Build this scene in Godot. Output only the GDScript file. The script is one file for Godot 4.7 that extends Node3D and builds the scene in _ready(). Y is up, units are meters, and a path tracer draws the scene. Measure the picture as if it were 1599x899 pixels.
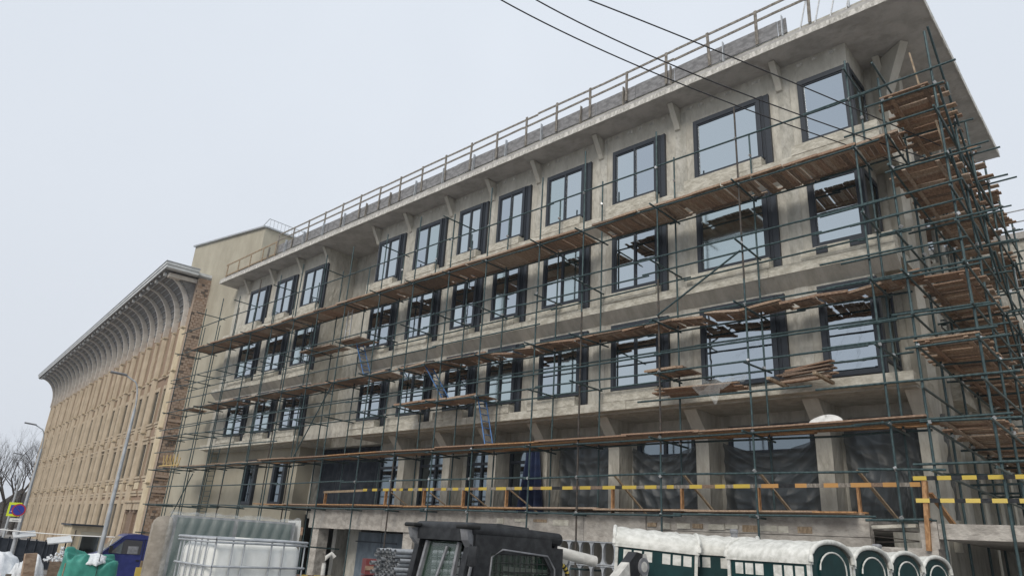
extends Node3D
# Construction site: concrete office block behind tube scaffolding, brick hall to its left.
# World: main facade along x (glass plane z = 0), y up, camera 21 m in front of the facade.

const F := 1095.0
var CR := Vector3(0.73521052, 0.05833779, -0.67532377)
var CU := Vector3(0.19302606, 0.93702125, 0.29108783)
var CB := Vector3(0.64977414, -0.34436592, 0.67764716)
var EYE := Vector3(0, 2.0, 21.0)
var M := {}
var rng := RandomNumberGenerator.new()
var CUBE := BoxMesh.new()
var CYL := CylinderMesh.new()
var CYL16 := CylinderMesh.new()
var CYLO := CylinderMesh.new()
var used := {}

# ------------------------------------------------------------------ helpers
func numbered(n: String) -> String:
	if not used.has(n):
		used[n] = 0
		return n
	used[n] += 1
	return "%s_%03d" % [n, used[n]]

func thing(called: String, label: String, category: String, at := Vector3.ZERO, turn := 0.0, group := "") -> Node3D:
	var o := Node3D.new()
	o.name = numbered(called)
	add_child(o)
	o.position = at
	o.rotation.y = turn
	o.set_meta("label", label)
	o.set_meta("category", category)
	if group != "":
		o.set_meta("group", group)
	return o

func sub(parent: Node3D, called: String, at := Vector3.ZERO, turn := 0.0) -> Node3D:
	var o := Node3D.new()
	o.name = called
	parent.add_child(o, true)
	o.position = at
	o.rotation.y = turn
	return o

func mi(parent: Node3D, called: String, mesh: Mesh, mat: Material, xf := Transform3D.IDENTITY) -> MeshInstance3D:
	var o := MeshInstance3D.new()
	o.mesh = mesh
	o.material_override = mat
	o.transform = xf
	if parent == self:
		o.name = numbered(called)
		add_child(o)
	else:
		o.name = called
		parent.add_child(o, true)
	return o

func tag(o: Node, label: String, category: String, group := "") -> void:
	o.set_meta("label", label)
	o.set_meta("category", category)
	if group != "":
		o.set_meta("group", group)

func struct(o: Node, label: String) -> void:
	o.set_meta("kind", "structure")
	o.set_meta("label", label)

func bxf(a: Vector3, b: Vector3) -> Transform3D:
	var s := (b - a).abs()
	return Transform3D(Basis.from_scale(s), (a + b) * 0.5)

func bx(parent: Node3D, called: String, a: Vector3, b: Vector3, mat: Material) -> MeshInstance3D:
	return mi(parent, called, CUBE, mat, bxf(a, b))

func barxf(p: Vector3, q: Vector3, w: float, h: float, roll := 0.0) -> Transform3D:
	var d := q - p
	var L := d.length()
	var z := d / L
	var up := Vector3.UP if absf(z.y) < 0.95 else Vector3.RIGHT
	var x := up.cross(z).normalized()
	var y := z.cross(x)
	if roll != 0.0:
		var x2 := x * cos(roll) + y * sin(roll)
		y = z.cross(x2)
		x = x2
	return Transform3D(Basis(x * w, y * h, z * L), (p + q) * 0.5)

func bar(parent: Node3D, called: String, p: Vector3, q: Vector3, w: float, h: float, mat: Material, roll := 0.0) -> MeshInstance3D:
	return mi(parent, called, CUBE, mat, barxf(p, q, w, h, roll))

func tubexf(p: Vector3, q: Vector3, r: float) -> Transform3D:
	var d := q - p
	var L := d.length()
	var y := d / L
	var up := Vector3.UP if absf(y.y) < 0.9 else Vector3.RIGHT
	var x := up.cross(y).normalized()
	var z := x.cross(y)
	return Transform3D(Basis(x * r, y * L, z * r), (p + q) * 0.5)

func tube(parent: Node3D, called: String, p: Vector3, q: Vector3, r: float, mat: Material) -> MeshInstance3D:
	return mi(parent, called, CYL, mat, tubexf(p, q, r))

func cyl(parent: Node3D, called: String, p: Vector3, q: Vector3, r: float, mat: Material) -> MeshInstance3D:
	return mi(parent, called, CYL16, mat, tubexf(p, q, r))

func prism(poly: PackedVector2Array, depth: float) -> ArrayMesh:
	# polygon in xy, extruded along z from -depth/2 to depth/2, flat shaded
	var p := poly
	if Geometry2D.is_polygon_clockwise(p):
		p = p.duplicate()
		p.reverse()
	var st := SurfaceTool.new()
	st.begin(Mesh.PRIMITIVE_TRIANGLES)
	st.set_smooth_group(-1)
	var h := depth * 0.5
	var idx := Geometry2D.triangulate_polygon(p)
	for k in range(0, idx.size(), 3):
		var a := p[idx[k]]
		var b := p[idx[k + 1]]
		var c := p[idx[k + 2]]
		if (b - a).cross(c - a) < 0.0:
			var t := b
			b = c
			c = t
		for q in [a, c, b]:
			st.add_vertex(Vector3(q.x, q.y, h))
		for q in [a, b, c]:
			st.add_vertex(Vector3(q.x, q.y, -h))
	for k in p.size():
		var a := p[k]
		var b := p[(k + 1) % p.size()]
		var A := Vector3(a.x, a.y, h)
		var B := Vector3(b.x, b.y, h)
		var A2 := Vector3(a.x, a.y, -h)
		var B2 := Vector3(b.x, b.y, -h)
		for q in [A, B, B2, A, B2, A2]:
			st.add_vertex(q)
	st.generate_normals()
	return st.commit()

# profile given as (z, y), extruded along x
func zprism(parent: Node3D, called: String, poly: PackedVector2Array, x0: float, x1: float, mat: Material) -> MeshInstance3D:
	var m := prism(poly, absf(x1 - x0))
	return mi(parent, called, m, mat, Transform3D(Basis(Vector3(0, 0, 1), Vector3(0, 1, 0), Vector3(-1, 0, 0)), Vector3((x0 + x1) * 0.5, 0, 0)))

func newst() -> SurfaceTool:
	var st := SurfaceTool.new()
	st.begin(Mesh.PRIMITIVE_TRIANGLES)
	return st

func stb(st: SurfaceTool, a: Vector3, b: Vector3) -> void:
	st.append_from(CUBE, 0, bxf(a, b))

func grid_mesh(nu: int, nv: int, fn: Callable, closed_u := false) -> ArrayMesh:
	var st := newst()
	for j in nv + 1:
		for i in nu + 1:
			st.set_uv(Vector2(float(i) / nu, float(j) / nv))
			st.add_vertex(fn.call(float(i) / nu, float(j) / nv))
	for j in nv:
		for i in nu:
			var a := j * (nu + 1) + i
			st.add_index(a); st.add_index(a + 1); st.add_index(a + nu + 1)
			st.add_index(a + 1); st.add_index(a + nu + 2); st.add_index(a + nu + 1)
	st.generate_normals()
	return st.commit()

func path_tube(pts: Array, r: float, seg := 8) -> ArrayMesh:
	var st := newst()
	var n := pts.size()
	for i in n:
		var d: Vector3 = (pts[mini(i + 1, n - 1)] - pts[maxi(i - 1, 0)]).normalized()
		var up := Vector3.UP if absf(d.y) < 0.9 else Vector3.RIGHT
		var x := up.cross(d).normalized()
		var y := d.cross(x)
		for k in seg + 1:
			var t := TAU * k / seg
			st.add_vertex(pts[i] + (x * cos(t) + y * sin(t)) * r)
	for i in n - 1:
		for k in seg:
			var a := i * (seg + 1) + k
			st.add_index(a); st.add_index(a + seg + 1); st.add_index(a + 1)
			st.add_index(a + 1); st.add_index(a + seg + 1); st.add_index(a + seg + 2)
	st.generate_normals()
	return st.commit()

func rbox(w: float, h: float, d: float, r: float, seg := 3) -> ArrayMesh:
	# rounded box centred at the origin (rounded in all directions)
	var st := newst()
	st.set_smooth_group(0)
	var sp := SphereMesh.new()
	var n := 4 * seg
	for j in range(0, 2 * seg + 2):
		for i in range(0, n + 4 + 1):
			var jj := j if j <= seg else j - 1
			var lat := -PI / 2 + PI * jj / (2.0 * seg)
			var sy := -1.0 if j <= seg else 1.0
			var q := int(i / (seg + 1)) % 4
			var ii := i % (seg + 1) if i < n + 4 else 0
			var lon := q * PI / 2 + PI / 2 * ii / seg
			var mid := q * PI / 2 + PI / 4
			var sx := signf(cos(mid))
			var sz := signf(sin(mid))
			var c := Vector3(sx * (w / 2 - r), sy * (h / 2 - r), sz * (d / 2 - r))
			st.add_vertex(c + Vector3(cos(lon) * cos(lat), sin(lat), sin(lon) * cos(lat)) * r)
	var row := n + 5
	for j in 2 * seg + 1:
		for i in n + 4:
			var a := j * row + i
			st.add_index(a); st.add_index(a + 1); st.add_index(a + row)
			st.add_index(a + 1); st.add_index(a + row + 1); st.add_index(a + row)
	# caps
	var base := (2 * seg + 2) * row
	for cap in 2:
		var y := -h / 2 if cap == 0 else h / 2
		var x := w / 2 - r
		var z := d / 2 - r
		for c in [Vector3(-x, y, -z), Vector3(x, y, -z), Vector3(x, y, z), Vector3(-x, y, z)]:
			st.add_vertex(c)
		var o := base + cap * 4
		if cap == 0:
			for k in [0, 2, 1, 0, 3, 2]: st.add_index(o + k)
		else:
			for k in [0, 1, 2, 0, 2, 3]: st.add_index(o + k)
	st.generate_normals()
	return st.commit()

# ------------------------------------------------------------------ pixels to places
func pray(px: float, py: float) -> Vector3:
	return (CR * (px - 799.5) + CU * (449.5 - py) - CB * F).normalized()

func hdir(px: float) -> Vector3:
	# horizontal heading of the column px at the horizon
	var py := 803.0 + px * 0.0622
	var d := pray(px, py)
	d.y = 0
	return d.normalized()

func gp(px: float, dist: float, y := 0.0) -> Vector3:
	var d := hdir(px)
	return Vector3(EYE.x + d.x * dist, y, EYE.z + d.z * dist)

func face_turn(px: float, deg := 0.0) -> float:
	# local +z towards the viewer standing at the eye, then turned by deg
	var d := -hdir(px)
	return atan2(d.x, d.z) + deg_to_rad(deg)

func at_dist(px: float, py: float, dist: float) -> Vector3:
	var d := pray(px, py)
	return EYE + d * (dist / Vector2(d.x, d.z).length())

func on_z(px: float, py: float, z: float) -> Vector3:
	var d := pray(px, py)
	return EYE + d * ((z - EYE.z) / d.z)

# ------------------------------------------------------------------ materials
func lin(r: float, g: float, b: float) -> Color:
	return Color(r, g, b).linear_to_srgb()

func noise_tex(c0: Color, c1: Color, freq: float, sd: int, size := 256, oct := 5, cm := Color(0, 0, 0, 0), ctr := 0.25) -> NoiseTexture2D:
	var n := FastNoiseLite.new()
	n.noise_type = FastNoiseLite.TYPE_SIMPLEX_SMOOTH
	n.seed = sd
	n.frequency = freq
	n.fractal_octaves = oct
	n.fractal_gain = 0.68 if oct > 6 else 0.6
	var g := Gradient.new()
	g.set_color(0, c0)
	g.set_color(1, c1)
	var cc := ctr + (.05 if oct > 6 else 0.0)
	g.set_offset(0, cc)
	g.set_offset(1, 1.0 - cc)
	if cm.a > 0.0:
		g.add_point(0.5, cm)
	var t := NoiseTexture2D.new()
	t.width = size
	t.height = size
	t.seamless = true
	t.noise = n
	t.color_ramp = g
	return t

func norm_tex(freq: float, sd: int, strength: float, size := 256) -> NoiseTexture2D:
	var n := FastNoiseLite.new()
	n.noise_type = FastNoiseLite.TYPE_SIMPLEX_SMOOTH
	n.seed = sd
	n.frequency = freq
	n.fractal_octaves = 5
	var t := NoiseTexture2D.new()
	t.width = size
	t.height = size
	t.seamless = true
	t.noise = n
	t.as_normal_map = true
	t.bump_strength = strength
	return t

var msd := 11
func mk(key: String, a: Color, b: Color, scale: Vector3, rough: float, freq := 0.012, bump := 0.0, metal := 0.0) -> StandardMaterial3D:
	msd += 7
	var m := StandardMaterial3D.new()
	var rich := bump > 0.0
	m.albedo_texture = noise_tex(a, b, freq * (.5 if rich else 1.0), msd, 512 if rich else 256, 8 if rich else 5)
	m.uv1_triplanar = true
	m.uv1_world_triplanar = true
	m.uv1_scale = scale
	m.roughness = rough
	m.metallic = metal
	m.metallic_specular = 0.4
	if bump > 0.0:
		m.normal_enabled = true
		m.normal_texture = norm_tex(freq * 3.0, msd + 1, bump)
		m.normal_scale = 0.7
	M[key] = m
	return m

func flat(key: String, c: Color, rough: float, metal := 0.0) -> StandardMaterial3D:
	var m := StandardMaterial3D.new()
	m.albedo_color = c
	m.roughness = rough
	m.metallic = metal
	M[key] = m
	return m

func make_materials() -> void:
	var c3 := Vector3(0.35, 0.35, 0.35)
	mk("concrete", lin(.435, .417, .365), lin(.54, .522, .465), Vector3(.33, .08, .33), .9, .02, 3.0)
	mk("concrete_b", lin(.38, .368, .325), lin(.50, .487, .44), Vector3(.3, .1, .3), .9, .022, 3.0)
	mk("sill", lin(.42, .40, .34), lin(.59, .57, .50), Vector3(.3, .5, .3), .9, .02, 3.0)
	mk("soffit", lin(.37, .36, .345), lin(.47, .46, .445), Vector3(.18, .18, .18), .92, .02, 2.0)
	mk("fascia", lin(.38, .37, .34), lin(.68, .665, .62), Vector3(.6, .3, .6), .9, .03, 2.0)
	mk("plaster", lin(.375, .345, .275), lin(.445, .415, .335), Vector3(.08, .05, .08), .95, .02, 0.0)
	mk("terrace", lin(.33, .305, .275), lin(.47, .44, .40), Vector3(.3, .45, .3), .9, .02, 3.0)
	mk("old_wood", lin(.10, .085, .07), lin(.2, .175, .15), c3, .95, .02)
	mk("roof_board", lin(.17, .17, .175), lin(.27, .27, .275), Vector3(.5, .8, .5), .9, .02)
	mk("timber", lin(.24, .18, .12), lin(.42, .335, .24), Vector3(1.2, .4, 1.2), .85, .03, 2.0)
	mk("timber_grey", lin(.16, .145, .125), lin(.3, .275, .245), Vector3(1.2, .4, 1.2), .85, .03, 2.0)
	mk("timber_orange", lin(.28, .15, .07), lin(.46, .27, .14), Vector3(1.2, .4, 1.2), .8, .03, 2.0)
	for k in 5:
		var t: Array = [[.22, .145, .10, .36, .25, .18], [.27, .185, .13, .42, .31, .225], [.17, .122, .09, .28, .205, .155], [.32, .24, .18, .47, .37, .29], [.25, .16, .11, .38, .255, .18]][k]
		mk("plank%d" % k, lin(t[0], t[1], t[2]), lin(t[3], t[4], t[5]), Vector3(1.6, 1.6, .5), .85, .03, 2.0)
	mk("pipe", lin(.035, .06, .064), lin(.075, .115, .12), Vector3(1, .5, 1), .45, .03, 0.0, .3)
	mk("pipe_rust", lin(.05, .05, .048), lin(.11, .09, .075), Vector3(1, .5, 1), .6, .03, 0.0, .3)
	mk("zinc", lin(.4, .41, .42), lin(.6, .61, .62), Vector3(2, 2, 2), .4, .03, 0.0, .6)
	mk("galv", lin(.36, .38, .40), lin(.52, .54, .56), Vector3(1, .4, 1), .5, .03, 0.0, .4)
	flat("frame", lin(.030, .037, .048), .45, .2)
	var g := flat("glass", lin(.50, .55, .575), .04, 1.0)
	g.metallic_specular = 0.6
	g.normal_enabled = true
	g.normal_texture = norm_tex(.006, 77, 3.0)
	g.normal_scale = 0.035
	g.uv1_triplanar = true
	g.uv1_world_triplanar = true
	g.uv1_scale = Vector3(.25, .25, .25)
	var gb: StandardMaterial3D = g.duplicate()
	gb.albedo_color = lin(.45, .52, .53)
	gb.roughness = .1
	M["glass_b"] = gb
	var gc: StandardMaterial3D = g.duplicate()
	gc.albedo_color = lin(.43, .475, .515)
	gc.normal_scale = .08
	M["glass_c"] = gc
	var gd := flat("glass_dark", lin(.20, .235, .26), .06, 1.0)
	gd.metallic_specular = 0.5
	mk("stone", lin(.385, .315, .23), lin(.50, .415, .31), Vector3(.3, .12, .3), .9, .02)
	mk("stone_pale", lin(.50, .42, .29), lin(.64, .55, .41), Vector3(.3, .12, .3), .9, .02)
	mk("brick", lin(.25, .175, .13), lin(.38, .28, .205), Vector3(.7, 1.6, .7), .9, .05, 3.0)
	mk("brick_dark", lin(.31, .235, .185), lin(.46, .365, .295), Vector3(.9, 2.0, .9), .9, .05, 3.0)
	mk("mortar", lin(.30, .23, .18), lin(.42, .34, .27), Vector3(.9, .9, .9), .95, .05, 2.0)
	mk("rib", lin(.54, .50, .45), lin(.68, .64, .585), Vector3(.3, .3, .3), .9, .02)
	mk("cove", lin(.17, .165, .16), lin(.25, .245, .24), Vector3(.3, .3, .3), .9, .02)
	mk("eave", lin(.50, .52, .53), lin(.66, .68, .69), Vector3(.2, .2, .2), .8, .02)
	mk("ground", lin(.17, .16, .15), lin(.42, .42, .42), Vector3(.05, .05, .05), .95, .02, 2.0)
	mk("asphalt", lin(.05, .05, .052), lin(.10, .10, .10), Vector3(.2, .2, .2), .85, .02, 2.0)
	mk("snow", lin(.62, .65, .68), lin(.82, .84, .86), Vector3(.8, .8, .8), .9, .03, 4.0)
	mk("rubble", lin(.06, .05, .045), lin(.24, .20, .17), Vector3(1.2, 1.2, 1.2), .95, .04, 3.0)
	mk("bark", lin(.05, .045, .042), lin(.12, .108, .10), Vector3(.8, .3, .8), .95, .04)
	mk("tarp_green", lin(.045, .23, .185), lin(.08, .36, .29), Vector3(.6, .6, .6), .45, .02)
	mk("tarp_blue", lin(.012, .02, .055), lin(.025, .04, .10), Vector3(.6, .6, .6), .55, .02)
	mk("canvas", lin(.24, .215, .18), lin(.37, .335, .29), Vector3(.6, .6, .6), .9, .02, 2.0)
	mk("white_cover", lin(.62, .62, .60), lin(.78, .78, .76), Vector3(1.2, 1.2, 1.2), .6, .02)
	mk("toilet_green", lin(.003, .028, .03), lin(.006, .042, .044), Vector3(.6, .6, .6), .45, .02)
	mk("toilet_roof", lin(.52, .52, .48), lin(.78, .78, .74), Vector3(.9, .9, .9), .5, .03)
	mk("tank", lin(.68, .69, .66), lin(.82, .83, .80), Vector3(.7, .35, .7), .4, .02)
	mk("machine_black", lin(.014, .015, .017), lin(.035, .037, .04), Vector3(.8, .8, .8), .42, .03)
	mk("machine_grey", lin(.16, .165, .175), lin(.26, .265, .28), Vector3(.9, .9, .9), .45, .03)
	mk("machine_white", lin(.46, .45, .42), lin(.66, .65, .61), Vector3(.9, .9, .9), .5, .03)
	mk("truck_blue", lin(.022, .03, .13), lin(.035, .045, .18), Vector3(.6, .6, .6), .35, .02)
	flat("rubber", lin(.012, .012, .013), .8)
	flat("black", lin(.01, .01, .01), .6)
	flat("yellow", lin(.55, .41, .07), .7)
	flat("yellow_pale", lin(.66, .50, .12), .6)
	flat("orange_paint", lin(.50, .27, .09), .7)
	flat("sign_blue", lin(.02, .035, .30), .4)
	flat("sign_red", lin(.42, .025, .03), .4)
	flat("sign_yellow", lin(.52, .62, .02), .4)
	flat("paper", lin(.72, .72, .70), .6)
	flat("cable", lin(.03, .03, .033), .7)
	flat("rope", lin(.55, .40, .16), .9)
	flat("straw", lin(.50, .36, .12), .95)
	flat("red_paint", lin(.16, .03, .03), .6)
	mk("door_steel", lin(.10, .13, .16), lin(.16, .195, .23), Vector3(.4, .2, .4), .5, .02)
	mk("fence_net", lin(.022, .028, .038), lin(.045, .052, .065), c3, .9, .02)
	flat("seat_dark", lin(.05, .05, .055), .7)
	mk("ladder_blue", lin(.05, .13, .30), lin(.09, .2, .42), c3, .5, .02)
	var film := flat("film", lin(.62, .66, .66), .3)
	film.transparency = BaseMaterial3D.TRANSPARENCY_ALPHA
	film.albedo_color.a = 0.18
	film.cull_mode = BaseMaterial3D.CULL_DISABLED
	var fg := flat("film_grey", lin(.085, .095, .10), .42)
	fg.transparency = BaseMaterial3D.TRANSPARENCY_ALPHA
	fg.albedo_color.a = 0.74
	fg.cull_mode = BaseMaterial3D.CULL_DISABLED
	for k in ["tarp_green", "tarp_blue", "canvas", "white_cover"]:
		M[k].cull_mode = BaseMaterial3D.CULL_DISABLED
	var tg := flat("cab_glass", lin(.05, .12, .07), .05)
	tg.transparency = BaseMaterial3D.TRANSPARENCY_ALPHA
	tg.albedo_color.a = 0.16
	flat("cab_dark", lin(.05, .085, .075), .3)
	var wg := flat("car_glass", lin(.30, .34, .36), .04)
	wg.metallic = 0.7

# ------------------------------------------------------------------ scene
func _ready() -> void:
	CUBE.size = Vector3.ONE
	for c in [CYL, CYL16, CYLO]:
		c.top_radius = 1.0
		c.bottom_radius = 1.0
		c.height = 1.0
		c.rings = 0
	CYLO.cap_top = false
	CYLO.cap_bottom = false
	CYLO.radial_segments = 10
	CYL.radial_segments = 8
	CYL16.radial_segments = 18
	rng.seed = 20240611
	var cam := Camera3D.new()
	cam.name = "camera"
	cam.fov = rad_to_deg(2.0 * atan(449.5 / F))
	cam.transform = Transform3D(Basis(CR, CU, CB).orthonormalized(), EYE)
	cam.far = 2000.0
	cam.near = 0.1
	add_child(cam)
	cam.current = true
	var env := Environment.new()
	env.background_mode = Environment.BG_SKY
	var sky := Sky.new()
	var sm := ProceduralSkyMaterial.new()
	sm.sky_top_color = Color(0.865, 0.895, 0.935)
	sm.sky_horizon_color = Color(0.855, 0.875, 0.905)
	sm.sky_curve = 0.3
	sm.ground_bottom_color = Color(0.45, 0.45, 0.45)
	sm.ground_horizon_color = Color(0.7, 0.72, 0.74)
	sm.sun_angle_max = 0.0
	sm.energy_multiplier = 0.80
	var cn := FastNoiseLite.new()
	cn.seed = 5
	cn.frequency = 0.004
	cn.fractal_octaves = 5
	var ct := NoiseTexture2D.new()
	ct.width = 1024
	ct.height = 512
	ct.seamless = true
	ct.noise = cn
	var cg := Gradient.new()
	cg.set_color(0, Color(0.0, 0.0, 0.0))
	cg.set_color(1, Color(0.22, 0.22, 0.215))
	cg.set_offset(0, 0.25)
	cg.set_offset(1, 0.8)
	ct.color_ramp = cg
	sm.sky_cover = ct
	sm.sky_cover_modulate = Color(1, 1, 1, 1)
	sky.sky_material = sm
	env.sky = sky
	env.background_energy_multiplier = 1.0
	env.tonemap_mode = Environment.TONE_MAPPER_LINEAR
	env.tonemap_exposure = 1.27
	env.fog_enabled = true
	env.fog_density = 0.0004
	env.fog_light_color = Color(0.80, 0.84, 0.89)
	env.sdfgi_enabled = true
	env.ssao_enabled = true
	env.ssil_enabled = true
	var we := WorldEnvironment.new()
	we.name = "environment"
	we.environment = env
	add_child(we)
	var sun := DirectionalLight3D.new()
	sun.name = "sun"
	sun.light_energy = 0.5
	sun.light_color = Color(1.0, 0.975, 0.94)
	sun.light_angular_distance = 25.0
	sun.shadow_enabled = true
	add_child(sun)
	sun.look_at_from_position(Vector3(-6, 30, 26), Vector3(-14, 8, 0))
	make_materials()
	build_ground()
	build_office()
	build_roof_edge()
	build_tower()
	build_brick()
	build_terrace()
	build_front_scaffold()
	build_side_scaffold()
	build_right_far()
	build_trees()
	build_street()
	build_foreground()
	build_wires()

# ------------------------------------------------------------------ ground
func gy(x: float, z: float) -> float:
	# the yard falls a little towards the far left
	return -0.45 * smoothstep(-12.0, -20.0, x)

func build_ground() -> void:
	var fn := func(u: float, v: float) -> Vector3:
		var x := (pow(absf(u - 0.5) * 2.0, 3.0) * signf(u - 0.5)) * 600.0 - 14.0
		var z := (pow(absf(v - 0.5) * 2.0, 3.0) * signf(v - 0.5)) * 600.0 + 8.0
		var n := sin(x * 0.9) * sin(z * 1.1) * 0.02
		return Vector3(x, gy(x, z) + n - 0.02, z)
	var g := mi(self, "ground", grid_mesh(120, 120, fn), M.ground)
	struct(g, "muddy grey yard with thin snow in front of the building")
	var fr := func(u: float, v: float) -> Vector3:
		var x := -260.0 + u * 240.0
		var z := 26.0 + v * 9.0 - (1.0 - u) * 26.0
		return Vector3(x, gy(x, z) + 0.02, z)
	var r := mi(self, "road", grid_mesh(40, 2, fr), M.asphalt)
	struct(r, "dark wet asphalt street leading past the brick hall")

# ------------------------------------------------------------------ office block
var WX := [[-7.11, -5.5], [-11.1, -8.5], [-14.8, -12.7], [-18.36, -16.28], [-21.38, -19.7], [-24.08, -22.45], [-27.45, -25.42], [-30.7, -28.75], [-38.4, -36.2], [-41.8, -39.7], [-45.4, -43.15]]
var SILL := [15.1, 11.33, 7.53]

func window_bay(parent: Node3D, x0: float, x1: float, y0: float, y1: float, single: bool, zb: float) -> void:
	var w := sub(parent, "window")
	var st := newst()
	stb(st, Vector3(x0, y0, zb), Vector3(x0 + .13, y1, 0))
	stb(st, Vector3(x1 - .13, y0, zb), Vector3(x1, y1, 0))
	stb(st, Vector3(x0 + .13, y1 - .17, zb), Vector3(x1 - .13, y1, -.003))
	stb(st, Vector3(x0 + .13, y0, zb), Vector3(x1 - .13, y0 + .1, -.003))
	mi(w, "frame", st.commit(), M.frame)
	# slim outer casing, a little proud
	var st2 := newst()
	stb(st2, Vector3(x0 - .05, y0, zb), Vector3(x0 - .002, y1 + .05, -.06))
	stb(st2, Vector3(x1 + .002, y0, zb), Vector3(x1 + .05, y1 + .05, -.06))
	stb(st2, Vector3(x0 - .002, y1 + .002, zb), Vector3(x1 + .002, y1 + .05, -.06))
	mi(w, "casing", st2.commit(), M.frame)
	if x1 < -6.0:
		# dark fixed panel beside the glass, running down past the sill
		var sp := newst()
		stb(sp, Vector3(x1 + .052, y0 - .455, zb), Vector3(x1 + .30, y1 + .05, -.10))
		stb(sp, Vector3(x1 + .052, y0 - .455, -.10), Vector3(x1 + .09, y1 + .05, -.07))
		stb(sp, Vector3(x1 + .265, y0 - .455, -.10), Vector3(x1 + .30, y1 + .05, -.07))
		mi(w, "side_panel", sp.commit(), M.frame)
	var n := 1 if single else 2
	var a := x0 + .13
	var b := x1 - .13
	for k in n:
		var p := a + (b - a) * k / n
		var q := a + (b - a) * (k + 1) / n
		var pane := bx(w, "pane", Vector3(p + .03, y0 + .12, -.09), Vector3(q - .03, y1 - .19, -.07), [M.glass, M.glass, M.glass_b, M.glass_c][rng.randi() % 4])
		pane.rotation.y = rng.randf_range(-.006, .006)
		pane.scale = pane.scale
		var s := newst()
		for e in [[p, y0 + .1, p + .05, y1 - .17], [q - .05, y0 + .1, q, y1 - .17], [p + .05, y0 + .1, q - .05, y0 + .15], [p + .05, y1 - .22, q - .05, y1 - .17]]:
			stb(s, Vector3(e[0], e[1], -.1), Vector3(e[2], e[3], -.035))
		mi(w, "sash", s.commit(), M.frame)
	if not single:
		var mx := (a + b) / 2
		bx(w, "mullion", Vector3(mx - .045, y0 + .1, -.12), Vector3(mx + .045, y1 - .17, -.012), M.frame)

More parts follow.
